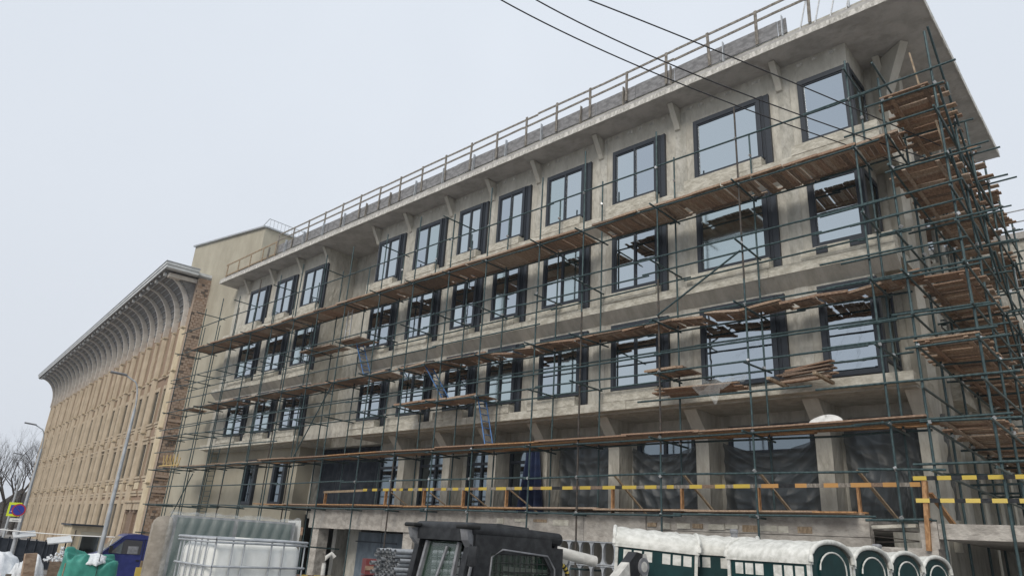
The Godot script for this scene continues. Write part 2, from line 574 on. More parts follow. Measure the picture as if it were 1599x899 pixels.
func build_office() -> void:
	var o := thing("office_building", "unfinished grey concrete office block with dark bay windows behind the scaffolding", "building", Vector3(-25, 0, -5))
	var b := Node3D.new()
	# parts are laid out in world metres, the root sits at the base of the block
	var P := o
	var off := -o.position
	b.free()
	var root := o
	o.position = Vector3.ZERO
	# walls: the core is hollow at the recess, where the ground floor stands open
	bx(root, "core_wall", Vector3(-31.1, 3.0, -11), Vector3(-4.9, 18.55, -2.1), M.concrete_b)
	bx(root, "core_wall", Vector3(-47.9, 3.0, -11), Vector3(-37.3, 18.55, -2.1), M.concrete_b)
	bx(root, "core_wall", Vector3(-37.3, 6.7, -11), Vector3(-31.1, 18.55, -2.1), M.concrete_b)
	bx(root, "back_wall", Vector3(-47.9, -.6, -11), Vector3(-4.9, 2.99, -10.7), M.concrete_b)
	bx(root, "back_wall", Vector3(-37.3, 3.0, -11), Vector3(-31.1, 6.69, -9.5), M.concrete_b)
	bx(root, "floor_slab", Vector3(-37.3, 2.8, -9.5), Vector3(-31.1, 3.1, -2.1), M.concrete_b)
	bx(root, "wall", Vector3(-31.0, 6.86, -2.1), Vector3(-5.52, 18.55, -.2), M.concrete)
	bx(root, "wall", Vector3(-47.9, 6.86, -2.1), Vector3(-35.9, 18.55, -.2), M.concrete)
	# roof slab with a two-stepped edge
	bx(root, "roof_slab", Vector3(-48.6, 18.55, -11.3), Vector3(-3.03, 18.88, .97), M.soffit)
	var xx := -48.6
	while xx < -3.2:
		var L := minf(rng.randf_range(2.2, 3.4), -3.02 - xx)
		var dz := rng.randf_range(0, .012)
		bx(root, "slab_edge", Vector3(xx + .006, 18.53, .972), Vector3(xx + L - .006, 18.74 + rng.randf_range(-.012, .012), 1.0 + dz), M.fascia)
		xx += L
	var zz := .96
	while zz > -11.2:
		var L2 := minf(rng.randf_range(2.0, 3.2), zz + 11.3)
		bx(root, "slab_edge", Vector3(-3.028, 18.53, zz - L2 + .006), Vector3(-3.0 + rng.randf_range(0, .012), 18.8, zz - .006), M.fascia)
		zz -= L2
	bx(root, "parapet", Vector3(-48.4, 18.88, -10.5), Vector3(-3.4, 19.13, .77), M.concrete_b)
	# floor bands, sills, windows
	for f in 3:
		var y: float = SILL[f]
		for seg in [[-31.05, -4.75], [-47.95, -35.85]]:
			var x: float = seg[0]
			while x < seg[1] - .05:
				var L := minf(rng.randf_range(3.0, 4.6), seg[1] - x)
				if seg[1] - x - L < 1.2:
					L = seg[1] - x
				bx(root, "floor_band", Vector3(x + .006, y - .77, -.197), Vector3(x + L - .006, y - .46, .24 + rng.randf_range(-.012, .012)), M.sill)
				x += L
			# sloping underside that carries the band
			if f < 2:
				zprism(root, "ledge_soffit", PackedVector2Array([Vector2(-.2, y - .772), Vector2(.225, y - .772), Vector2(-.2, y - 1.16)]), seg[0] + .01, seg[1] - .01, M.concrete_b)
		# slab end at the recessed corner
		bx(root, "corner_slab", Vector3(-5.51, y - .76, -2.09), Vector3(-4.76, y - .47, -.2), M.sill)
		for k in WX.size():
			var w: Array = WX[k]
			var single := k < 2
			var lowy := y
			if f == 2 and k < 2:
				lowy = y - (.36 if k == 0 else .28)
			window_bay(root, w[0], w[1], lowy, y + 2.48, single, -.199)
			var l: float = w[0] - .32 + rng.randf_range(-.05, .05)
			var r: float = w[1] + .03 + rng.randf_range(-.02, .02)
			if k == 0:
				r = -4.77
			if lowy < y:
				continue
			bx(root, "sill", Vector3(l, y - .462, -.196), Vector3(r, y - .10 + rng.randf_range(-.02, .02), .262 + rng.randf_range(-.012, .012)), M.sill)
		# glazed return of the end bay
		var e := sub(root, "end_window")
		bx(e, "pane", Vector3(-5.52, y + .1, -1.55), Vector3(-5.49, y + 2.3, -.34), M.glass_dark)
		var st := newst()
		stb(st, Vector3(-5.53, y, -.34), Vector3(-5.46, y + 2.48, -.205))
		stb(st, Vector3(-5.53, y, -1.68), Vector3(-5.46, y + 2.48, -1.55))
		stb(st, Vector3(-5.53, y + 2.3, -1.55), Vector3(-5.462, y + 2.48, -.34))
		stb(st, Vector3(-5.53, y, -1.55), Vector3(-5.462, y + .1, -.34))
		mi(e, "frame", st.commit(), M.frame)
	for e in [[-6.95, -6.6, 10.98, 11.2], [-5.95, -5.45, 11.0, 11.22]]:
		bx(root, "dark_sill_plate", Vector3(e[0], e[2], .255), Vector3(e[1], e[3], .288), M.frame)  # small dark plates set proud of the sill front
	# wall recess: the low parapet on the first floor and its reveals
	bx(root, "recess_parapet", Vector3(-35.84, 6.85, -.45), Vector3(-31.06, 7.75, -.2), M.concrete)
	# formwork pockets below the eaves
	for k in 46:
		var x := -30.6 + k * .545
		if rng.randf() < .75:
			bx(root, "wall_patch", Vector3(x, 18.33 + rng.randf_range(-.03, .03), -.2), Vector3(x + rng.randf_range(.18, .34), 18.45, -.186), M.fascia)
	# raised panel joints of the cast piers
	for k in WX.size() - 1:
		if k == 7:
			continue
		var xc: float = (WX[k][0] + WX[k + 1][1]) / 2
		bx(root, "cast_panel", Vector3(xc - .05 - rng.randf_range(0, .08), 6.9, -.2), Vector3(xc + rng.randf_range(.25, .4), 18.3, -.184), M.concrete_b)
	# eaves brackets and first-floor corbelled piers
	var cx := [-4.95, -7.8, -11.85, -15.5, -19.0, -21.9, -24.85, -28.15, -31.0, -36.0, -39.05, -42.5, -46.0]
	for x in cx:
		var z0 := -.2
		if x > -5:
			z0 = -2.1
		zprism(root, "eaves_bracket", PackedVector2Array([Vector2(z0, 17.55), Vector2(z0 + .09, 17.6), Vector2(z0 + .16, 17.78), Vector2(z0 + .62, 18.52), Vector2(z0, 18.52)]), x - .11, x + .11, M.concrete)
		if x > -30.5:
			zprism(root, "pier", PackedVector2Array([Vector2(-2.1, 3.2), Vector2(-1.25, 3.2), Vector2(-1.25, 5.6), Vector2(-1.18, 5.85), Vector2(-1.0, 6.12), Vector2(-.3, 6.84), Vector2(-2.1, 6.84)]), x - .24, x + .24, M.concrete)
	# corner fin that flares out to the slab corner
	var fin := prism(PackedVector2Array([Vector2(0, 3.2), Vector2(.55, 3.2), Vector2(.55, 16.9), Vector2(.62, 17.2), Vector2(1.5, 18.53), Vector2(0, 18.53)]), .3)
	mi(root, "corner_fin", fin, M.concrete, Transform3D(Basis(Vector3.UP, deg_to_rad(-35)), Vector3(-5.2, 0, -2.15)))
	# underside of the cantilever
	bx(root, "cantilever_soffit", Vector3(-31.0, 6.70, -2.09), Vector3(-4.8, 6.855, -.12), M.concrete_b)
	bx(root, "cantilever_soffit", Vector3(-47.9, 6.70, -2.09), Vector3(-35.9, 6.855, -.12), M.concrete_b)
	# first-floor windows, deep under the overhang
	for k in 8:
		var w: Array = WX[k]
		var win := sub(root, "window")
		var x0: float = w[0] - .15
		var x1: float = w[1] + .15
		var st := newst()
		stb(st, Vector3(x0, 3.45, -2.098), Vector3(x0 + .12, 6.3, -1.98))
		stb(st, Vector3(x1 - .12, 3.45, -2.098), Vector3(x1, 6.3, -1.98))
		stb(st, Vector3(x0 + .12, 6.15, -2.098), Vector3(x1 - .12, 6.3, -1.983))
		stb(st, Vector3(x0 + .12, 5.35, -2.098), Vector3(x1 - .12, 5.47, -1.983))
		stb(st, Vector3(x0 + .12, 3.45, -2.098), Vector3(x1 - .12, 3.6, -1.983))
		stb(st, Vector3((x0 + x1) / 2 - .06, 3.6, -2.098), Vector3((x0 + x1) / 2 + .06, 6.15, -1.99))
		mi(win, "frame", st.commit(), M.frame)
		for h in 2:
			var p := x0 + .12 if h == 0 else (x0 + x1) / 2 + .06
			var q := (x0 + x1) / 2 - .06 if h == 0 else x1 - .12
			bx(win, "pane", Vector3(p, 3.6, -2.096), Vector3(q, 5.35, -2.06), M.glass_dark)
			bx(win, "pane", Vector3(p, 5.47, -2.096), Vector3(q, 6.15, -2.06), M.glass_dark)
	# left wing: plain wall with two tall dark windows under the overhang, open bay beside it
	bx(root, "ground_wall", Vector3(-47.9, 0, -2.1), Vector3(-37.5, 6.7, -1.1), M.plaster)
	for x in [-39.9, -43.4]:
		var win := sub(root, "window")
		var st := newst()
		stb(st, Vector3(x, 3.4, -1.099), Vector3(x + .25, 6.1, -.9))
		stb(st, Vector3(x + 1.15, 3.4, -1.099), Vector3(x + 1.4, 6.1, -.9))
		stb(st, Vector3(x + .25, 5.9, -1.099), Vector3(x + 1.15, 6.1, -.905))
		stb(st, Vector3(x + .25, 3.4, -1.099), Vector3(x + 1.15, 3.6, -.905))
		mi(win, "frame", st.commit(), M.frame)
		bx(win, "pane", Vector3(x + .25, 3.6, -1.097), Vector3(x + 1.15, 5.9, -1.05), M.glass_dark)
	# dark sheet added to paint the shade inside the open ground-floor bay
	var fsheet := func(u: float, v: float) -> Vector3:
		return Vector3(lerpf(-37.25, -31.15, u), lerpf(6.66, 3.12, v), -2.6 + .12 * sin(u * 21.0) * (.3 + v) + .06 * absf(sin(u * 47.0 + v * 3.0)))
	var dark_sheet := mi(self, "shade_sheet", grid_mesh(80, 10, fsheet), M.fence_net)
	tag(dark_sheet, "dark sheet added for the shade inside the recessed ground floor bay", "dark_sheet")
	# far gable: piers and sill boxes of the side elevation
	for k in 4:
		var z := -3.0 - k * 2.6
		zprism(root, "side_pier", PackedVector2Array([Vector2(z - .25, 3.2), Vector2(z + .25, 3.2), Vector2(z + .25, 18.5), Vector2(z - .25, 18.5)]), -4.9, -4.6, M.concrete)
		for f in 3:
			var y: float = SILL[f]
			var sw := sub(root, "side_window")
			bx(sw, "pane", Vector3(-4.9, y + .1, z - 2.1), Vector3(-4.72, y + 2.3, z - .5), M.glass_dark)
			bx(sw, "frame", Vector3(-4.9, y + .02, z - 2.2), Vector3(-4.76, y + 2.4, z - .4), M.frame)
			bx(root, "side_sill", Vector3(-4.9, y - .66, z - 2.3), Vector3(-4.35, y, z - .3), M.sill)

# ------------------------------------------------------------------ roof edge
func build_roof_edge() -> void:
	var g := thing("roof_guardrail", "temporary grey timber guardrail with low boarding along the roof edge", "guardrail")
	var x := -41.0
	while x < -3.2:
		var t := 20.56 + rng.randf_range(-.04, .06)
		bar(g, "post", Vector3(x, 19.1, .86 + rng.randf_range(-.03, .03)), Vector3(x + rng.randf_range(-.05, .05), t, .86), .05, .1, M.timber_grey)
		x += 1.83
	x = -42.0
	while x < -4.0:
		bar(g, "brace_board", Vector3(x, 18.9, .93), Vector3(x + rng.randf_range(-.03, .03), 19.8, .9), .13, .03, M.timber_grey if rng.randf() < .5 else M.galv)
		x += 2.18
	for r in [[20.5, .055], [20.1, .055]]:
		x = -41.2
		while x < -3.2:
			var L := minf(rng.randf_range(3.4, 4.2), -3.1 - x)
			bar(g, "rail", Vector3(x, r[0] + rng.randf_range(-.03, .03), .84), Vector3(x + L, r[0] + rng.randf_range(-.03, .03), .84), .035, .09, M.timber_grey)
			x += L
	x = -41.0
	while x < -7.2:
		var L := minf(rng.randf_range(1.7, 2.6), -7.0 - x)
		bar(g, "kick_board", Vector3(x + .01, 19.42, .80 + rng.randf_range(-.02, .02)), Vector3(x + L - .01, 19.42 + rng.randf_range(-.02, .02), .80), .03, .62, M.roof_board)
		x += L
	# lower, lighter rail on the far end
	for k in 5:
		var xk := -48.0 + k * 1.7
		bar(g, "post", Vector3(xk, 18.9, .86), Vector3(xk, 20.0, .86), .05, .09, M.timber)
	bar(g, "rail", Vector3(-48.3, 19.95, .84), Vector3(-41.0, 20.02, .84), .04, .09, M.timber)
	bar(g, "rail", Vector3(-48.2, 19.1, .84), Vector3(-41.0, 19.15, .84), .04, .09, M.timber)
	# open frame at the near end
	for k in 4:
		bar(g, "strut", Vector3(-6.6 + k * .5, 18.9, .8), Vector3(-6.3 + k * .5, 20.1, .8), .04, .04, M.zinc)
	var s := thing("side_guardrail", "low grey upstand boards along the roof's side edge", "guardrail")
	var z := .4
	while z > -10.5:
		bar(s, "board", Vector3(-3.12, 18.98, z), Vector3(-3.12, 19.0, z - rng.randf_range(.9, 1.6)), .05, .2, M.timber_grey)
		z -= rng.randf_range(1.5, 2.3)
	# materials left on the far part of the roof
	var h := thing("roof_materials", "grey heap of building materials on the roof beside the beige tower", "pile")
	for k in 9:
		var c := Vector3(-40.3 + rng.randf_range(-1.3, 1.3), 19.3 + rng.randf_range(0, .5), -.4 + rng.randf_range(-.4, .4))
		mi(h, "bundle", CUBE, M.roof_board if k % 2 else M.timber_grey, Transform3D(Basis.from_euler(Vector3(rng.randf_range(-.3, .3), rng.randf_range(0, 3), rng.randf_range(-.3, .3))).scaled_local(Vector3(rng.randf_range(.4, 1.1), rng.randf_range(.2, .5), rng.randf_range(.3, .6))), c))

# ------------------------------------------------------------------ beige tower
func build_tower() -> void:
	var t := thing("stair_tower", "plain beige rendered stair tower between brick hall and office block", "building")
	var poly := PackedVector2Array([Vector2(-58.5, -.6), Vector2(-47.92, -.6), Vector2(-47.92, 18.89), Vector2(-46.1, 18.89), Vector2(-46.1, 22.9), Vector2(-58.5, 24.45)])
	mi(t, "wall", prism(poly, 11.5), M.plaster, Transform3D(Basis.IDENTITY, Vector3(0, 0, -6.2)))
	bar(t, "coping", Vector3(-58.6, 24.52, -.42), Vector3(-46.0, 22.95, -.42), .3, .12, M.galv)
	bar(t, "coping", Vector3(-46.08, 22.96, -.5), Vector3(-46.08, 22.96, -11.9), .3, .12, M.galv)
	var r := sub(t, "roof_railing")
	for k in 22:
		var z := -.8 - k * .3
		tube(r, "baluster", Vector3(-46.2, 23.0, z), Vector3(-46.2, 23.75, z), .018, M.galv)
	tube(r, "handrail", Vector3(-46.2, 23.75, -.7), Vector3(-46.2, 23.75, -7.3), .025, M.galv)
	tube(r, "handrail", Vector3(-46.2, 23.75, -.7), Vector3(-47.6, 23.2, -.7), .025, M.galv)

# ------------------------------------------------------------------ brick hall
func build_brick() -> void:
	var B := thing("brick_hall", "long tan brick hall with stone pilasters and curved ribs under its eaves", "building", Vector3(-53.78, 0, .8), deg_to_rad(-7.07))
	var W := 62.5
	bx(B, "wall", Vector3(-W, -.6, -12), Vector3(-.02, 20.3, -.36), M.brick)
	# end pier with a dark brick flank
	bx(B, "corner_pier", Vector3(-1.95, -.6, -1.6), Vector3(-.03, 20.25, -.28), M.mortar)
	# individual headers on the flank, too small to pick apart one by one
	var st := newst()
	var y := -.1
	var row := 0
	var stdk := newst()
	while y < 20.0:
		var z := -1.58 + (.14 if row % 2 else 0.0)
		while z < -.32:
			if rng.randf() < .9:
				stb(st if rng.randf() < .85 else stdk, Vector3(-.03, y, z), Vector3(rng.randf_range(-.012, .03), y + .17, minf(z + rng.randf_range(.2, .3), -.28)))
			z += .31
		y += .2
		row += 1
	var br := mi(B, "flank_bricks", st.commit(), M.brick_dark)
	br.set_meta("kind", "stuff")
	var brd := mi(B, "flank_bricks", stdk.commit(), M.rubble)
	brd.set_meta("kind", "stuff")
	for yb in [9.15, 8.05, 5.2, 4.15]:
		bx(B, "flank_band", Vector3(-.03, yb - .1, -1.62), Vector3(.12, yb + .08, -.27), M.brick_dark)
		bx(B, "flank_band", Vector3(-.03, yb - .32, -1.6), Vector3(.07, yb - .2, -.27), M.brick)
	var pil := func(w: float, d: float) -> ArrayMesh:
		# bevelled shaft in plan, one metre high
		return prism(PackedVector2Array([Vector2(-w / 2, 0), Vector2(w / 2, 0), Vector2(w / 2, d * .35), Vector2(w * .3, d * .8), Vector2(w * .12, d), Vector2(-w * .12, d), Vector2(-w * .3, d * .8), Vector2(-w / 2, d * .35)]), 1.0)
	var big: ArrayMesh = pil.call(.9, .36)
	var small: ArrayMesh = pil.call(.5, .26)
	var n := 26
	var step := 2.43
	# rib: quarter ellipse swept outwards
	var rib := PackedVector2Array()
	for k in 11:
		var a := PI / 2 * k / 10.0
		rib.append(Vector2(.04 + 2.05 * (1 - cos(a)), 17.3 + 2.85 * sin(a)))
	for k in range(10, -1, -1):
		var a := PI / 2 * k / 10.0
		rib.append(Vector2(-.45 + 2.5 * (1 - cos(a)), 17.35 + 3.05 * sin(a)))
	var ribmesh := prism(rib, .17)
	var stem := prism(PackedVector2Array([Vector2(-.4, 16.4), Vector2(.04, 16.4), Vector2(.04, 17.3), Vector2(-.4, 17.3)]), .17)
	var ribxf := Basis(Vector3(0, 0, 1), Vector3(0, 1, 0), Vector3(-1, 0, 0))
	for k in n:
		var x := -.95 - k * step
		var major := k % 2 == 0
		var mesh: Mesh = big if major else small
		var lo := 12.7 if k == 1 else -.5
		var hi := 16.4
		var xf := Transform3D(Basis(Vector3(1, 0, 0), Vector3(0, 0, 1), Vector3(0, hi - lo, 0)), Vector3(x, (lo + hi) / 2, -.36))
		var p := mi(B, "pilaster", mesh, M.stone_pale if k == 0 else M.stone, xf)
		for yc in ([4.7, 8.6, 12.9, 16.3] if major else [4.9, 12.9, 16.3]):
			if yc < lo:
				continue
			var hw := .48 if major else .28
			bx(B, "pilaster_collar", Vector3(x - hw, yc - .04, -.358), Vector3(x + hw, yc + .04, .03 if major else -.08), M.stone_pale)
		mi(B, "rib", ribmesh, M.rib, Transform3D(ribxf, Vector3(x, 0, 0)))
		mi(B, "rib_stem", stem, M.rib, Transform3D(ribxf, Vector3(x, 0, 0)))
		bx(B, "eave_block", Vector3(x - .1, 20.04, 1.86), Vector3(x + .1, 20.3, 2.06), M.eave)
		bx(B, "eave_block", Vector3(x - 1.3, 20.2, 2.0), Vector3(x - 1.12, 20.31, 2.12), M.eave)
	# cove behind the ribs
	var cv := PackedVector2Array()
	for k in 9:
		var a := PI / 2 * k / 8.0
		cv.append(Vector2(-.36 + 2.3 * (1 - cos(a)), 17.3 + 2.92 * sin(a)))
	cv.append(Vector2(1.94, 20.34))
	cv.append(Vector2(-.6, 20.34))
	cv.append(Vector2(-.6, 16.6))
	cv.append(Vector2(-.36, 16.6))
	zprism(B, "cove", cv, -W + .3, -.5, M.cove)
	# thin battens lining the cove
	for k in 9:
		var a := PI / 2 * (k + .5) / 9.0
		var c := Vector3(0, 17.3 + 2.92 * sin(a), -.36 + 2.3 * (1 - cos(a)))
		bar(B, "cove_batten", c + Vector3(-W + .4, -.02, .03), c + Vector3(-.6, -.02, .03), .05, .05, M.galv)
	# eaves slab
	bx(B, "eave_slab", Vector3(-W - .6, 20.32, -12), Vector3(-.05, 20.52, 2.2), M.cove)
	bx(B, "eave_fascia", Vector3(-W - .7, 20.36, 2.2), Vector3(.45, 20.58, 2.27), M.eave)
	bx(B, "eave_fascia", Vector3(-W - .75, 20.58, -.1), Vector3(.5, 20.79, 2.33), M.eave)
	bx(B, "roof_deck", Vector3(-W - .7, 20.53, -11.9), Vector3(-.1, 20.76, -.11), M.eave)
	bx(B, "eave_slab", Vector3(-.049, 20.33, -.1), Vector3(.345, 20.52, 2.19), M.eave)
	bx(B, "eave_fascia", Vector3(.35, 20.34, -.1), Vector3(.43, 20.579, 2.199), M.eave)
	bx(B, "roof_edge", Vector3(-W - .8, 20.792, -.15), Vector3(.55, 20.84, 2.38), M.galv)
	# beam joining the gable end of the eaves to the pier
	bx(B, "gable_beam", Vector3(-.8, 19.9, -.5), Vector3(-.3, 20.2, 1.8), M.rib)
	# string courses, spandrels and windows between the pilasters
	for k in n - 1:
		var xr := -.95 - k * step - .34
		var xl := -.95 - (k + 1) * step + .34
		var fine := k < 12
		for yb in [9.15, 8.05, 5.2, 4.15]:
			bx(B, "string_course", Vector3(xl - .05, yb - .1, -.359), Vector3(xr + .05, yb + .06, -.18), M.stone)
			bx(B, "string_course", Vector3(xl - .05, yb - .3, -.359), Vector3(xr + .05, yb - .12, -.25), M.stone)
		if fine:
			bx(B, "spandrel_panel", Vector3(xl + .3, 8.25, -.359), Vector3(xr - .3, 8.8, -.30), M.stone)
			bx(B, "spandrel_panel", Vector3(xl + .25, 4.35, -.359), Vector3(xr - .25, 4.85, -.30), M.stone_pale)
		var rows := [[9.25, 11.75], [5.3, 7.65]]
		if k > 1:
			rows.append([.9, 3.3])
		for r in rows:
			var win := sub(B, "window")
			var xm := (xl + xr) / 2
			bx(win, "reveal", Vector3(xl + .1, r[0], -.359), Vector3(xl + .24, r[1], -.25), M.stone)
			bx(win, "pane", Vector3(xl + .24, r[0], -.359), Vector3(xr - .34, r[1], -.35), M.glass_dark)
			bx(win, "mullion", Vector3(xm - .02, r[0], -.359), Vector3(xm + .05, r[1], -.32), M.frame)
			bx(win, "reveal", Vector3(xr - .34, r[0], -.359), Vector3(xr - .12, r[1], -.25), M.stone)
			bx(win, "lintel", Vector3(xl + .1, r[1], -.359), Vector3(xr - .12, r[1] + .3, -.25), M.stone)
		# upper panel courses
		bx(B, "string_course", Vector3(xl - .05, 12.75, -.359), Vector3(xr + .05, 12.9, -.26), M.stone)
	# the two doorways next to the corner
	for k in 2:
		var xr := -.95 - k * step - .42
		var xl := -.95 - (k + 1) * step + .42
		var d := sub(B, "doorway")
		bx(d, "opening", Vector3(xl, -.4, -.359), Vector3(xr, 2.85, -.33), M.plank2)  # flat brown panel, its colour stands for the shade of the doorway recess
		bx(d, "lintel", Vector3(xl - .2, 2.85, -.359), Vector3(xr + .2, 3.35, -.1), M.stone)
		bx(d, "lintel", Vector3(xl - .25, 3.35, -.359), Vector3(xr + .25, 3.5, .0), M.stone)
		for s in [xl, xr - .12]:
			bx(d, "corbel", Vector3(s, 2.65, -.5), Vector3(s + .12, 2.85, -.12), M.brick_dark)
		bx(d, "jamb", Vector3(xl - .12, -.4, -.359), Vector3(xl, 2.85, -.15), M.brick)

# ------------------------------------------------------------------ terrace
func build_terrace() -> void:
	var t := thing("terrace", "raised concrete terrace with cast panels in front of the ground floor", "terrace")
	bx(t, "slab", Vector3(-31.6, 2.95, -2.6), Vector3(-6.05, 3.2, .88), M.terrace)
	var x := -31.7
	while x < -6.1:
		var L := minf(rng.randf_range(2.3, 3.3), -6.0 - x)
		if -6.0 - x - L < .8:
			L = -6.0 - x
		var zz := 1.2 + rng.randf_range(-.02, .02)
		if x > -13.5:
			bx(t, "panel", Vector3(x + .008, 2.72, .9), Vector3(x + L - .008, 3.18, zz), M.terrace)
			bx(t, "panel", Vector3(x + .008, 2.3, .9), Vector3(x + L - .008, 2.708, zz - .02), M.terrace)
		else:
			bx(t, "panel", Vector3(x + .008, 2.28 + rng.randf_range(-.02, .02), .9), Vector3(x + L - .008, 3.18 + rng.randf_range(-.02, .02), zz), M.terrace)
		x += L
	for k in 14:
		var xp := -12.5 + k * .52 if k < 10 else -28.0 + k * .9
		bx(t, "form_patch", Vector3(xp, 2.8 + rng.randf_range(-.06, .04), 1.18), Vector3(xp + rng.randf_range(.25, .7), 2.93, 1.232), M.timber if k % 3 == 0 else M.sill)
	for x0 in [-31.5, -24.5, -18.5, -12.5]:
		bx(t, "column", Vector3(x0, -.6, .55), Vector3(x0 + .62, 2.29, 1.12), M.terrace)
	# basement behind, closed by its own ceiling and walls
	bx(t, "basement_wall", Vector3(-31.6, -.6, -10.6), Vector3(-31.3, 2.94, -.2), M.concrete_b)
	bx(t, "basement_wall", Vector3(-4.9, -.6, -10.6), Vector3(-4.6, 2.94, -.2), M.concrete_b)
	bx(t, "partition", Vector3(-30.6, -.6, -.6), Vector3(-29.6, 2.9, -.4), M.concrete_b)
	bx(t, "partition", Vector3(-26.0, -.6, -.6), Vector3(-25.2, 2.9, -.4), M.concrete_b)
	bx(t, "partition", Vector3(-22.5, -.6, -3.2), Vector3(-13.0, 2.9, -3.0), M.concrete_b)
	var d := sub(t, "door")
	bx(d, "leaf", Vector3(-29.5, -.5, -.3), Vector3(-27.7, 2.2, -.22), M.door_steel)
	bx(d, "leaf", Vector3(-27.66, -.5, -.3), Vector3(-26.1, 2.2, -.24), M.door_steel)
	bx(d, "rail", Vector3(-29.6, 1.75, -.2), Vector3(-26.5, 1.8, -.16), M.frame)
	# gap with broken ledge and the slab to the right of it
	bx(t, "ledge", Vector3(-6.0, 2.28, .7), Vector3(-4.42, 2.5, 1.7), M.terrace)
	bx(t, "upstand", Vector3(-4.75, 2.5, 1.15), Vector3(-4.38, 3.1, 1.7), M.terrace)
	bx(t, "gap_back", Vector3(-6.0, 2.5, -.9), Vector3(-4.4, 2.95, -.7), M.concrete_b)
	for k in 4:
		tube(t, "rebar", Vector3(-5.9, 2.62 + k * .13, 1.1 + k * .1), Vector3(-4.9, 2.66 + k * .1 + rng.randf_range(-.1, .1), 1.25), .012, M.pipe_rust)
	bar(t, "ledge_block", Vector3(-5.9, 2.96, 1.3), Vector3(-4.9, 3.02, 1.3), .2, .08, M.sill)
	bx(t, "right_slab", Vector3(-4.37, 2.72, -6.0), Vector3(9.0, 3.06, 1.68), M.terrace)
	bx(t, "right_wall", Vector3(-4.5, -.6, -6.2), Vector3(9.0, 3.06, -6.0), M.concrete_b)
	# cellular steel beam stored below the edge
	var c := thing("cellular_beam", "grey steel beam with a row of rounded openings below the terrace", "beam", Vector3(-16.9, 0, 1.25))
	for lvl in 2:
		var yb := 1.62 - lvl * .72
		bx(c, "flange", Vector3(0, yb - .03, -.1), Vector3(4.2, yb, .1), M.galv)
		bx(c, "flange", Vector3(0, yb + .64, -.1), Vector3(4.2, yb + .67, .1), M.galv)
		for k in 10:
			var x0 := .02 + k * .46
			var post := PackedVector2Array()
			for q in [[.12, 0], [.05, .09], [.025, .2], [.025, .44], [.05, .55], [.12, .64], [-.12, .64], [-.05, .55], [-.025, .44], [-.025, .2], [-.05, .09], [-.12, 0]]:
				post.append(Vector2(q[0], q[1]))
			mi(c, "web", prism(post, .12), M.galv, Transform3D(Basis.IDENTITY, Vector3(x0, yb, 0)))
	# hazard board along the terrace edge
	var hz := thing("terrace_barrier", "timber posts with a long yellow and black striped board on the terrace", "barrier")
	for px in [415.0, 600.0, 660.0, 722.0, 790.0, 957.0, 1066.0, 1187.0, 1344.0]:
		var b := on_z(px, 795, 1.0)
		b.y = 3.2
		var top := 4.02 if px > 500 else 3.95
		if px == 415.0:
			b.x = -30.9
		bar(hz, "post", b, Vector3(b.x, top, 1.0), .13, .06, M.timber_orange)
		if int(px) % 2 == 0 or px > 900:
			bar(hz, "brace", Vector3(b.x + .55, 3.22, -.2), Vector3(b.x, 4.4 if px > 900 else 4.0, .9), .1, .04, M.timber)
	x = -27.8
	var on := true
	while x < -4.9:
		var L := rng.randf_range(.22, .55)
		if on:
			bx(hz, "stripe", Vector3(x, 3.95, 1.042), Vector3(x + L, 4.06, 1.072), M.yellow if x < -9.5 else M.orange_paint)
		else:
			bx(hz, "stripe", Vector3(x, 3.955, 1.042), Vector3(x + L, 4.055, 1.07), [M.machine_black, M.plank2, M.timber_grey][rng.randi() % 3])
		on = not on
		x += L
	bar(hz, "rail", Vector3(-31.0, 3.92, 1.06), Vector3(-27.8, 3.98, 1.06), .04, .1, M.timber)
	var h2 := thing("corner_barrier", "timber post carrying two yellow and black boards above the dark slab", "barrier")
	bar(h2, "post", Vector3(-4.6, 2.45, 1.72), Vector3(-4.5, 4.02, 1.72), .16, .1, M.timber_orange)
	bar(h2, "brace", Vector3(-4.15, 3.0, .9), Vector3(-4.45, 3.75, 1.6), .12, .05, M.timber_orange)
	for r in [[4.07, 0], [3.56, 1]]:
		var xx := -4.72
		on = true
		while xx < 3.0:
			var L := .29 if on else .22
			bx(h2, "stripe", Vector3(xx, r[0] - .045, 1.79), Vector3(xx + L, r[0] + .05, 1.82), (M.yellow if r[1] == 0 else M.yellow_pale) if on else M.machine_black)
			on = not on
			xx += L

# ------------------------------------------------------------------ scaffolding
var SX := [-5.12, -8.72, -11.68, -14.93, -17.1, -20.1, -22.48, -24.95, -27.56, -30.5, -33.1, -35.6, -38.1, -40.6, -43.1, -45.6, -48.1, -50.6]
const ZI := 0.5
const ZO := 1.7

func plank_mat() -> Material:
	return M["plank%d" % rng.randi_range(0, 4)]

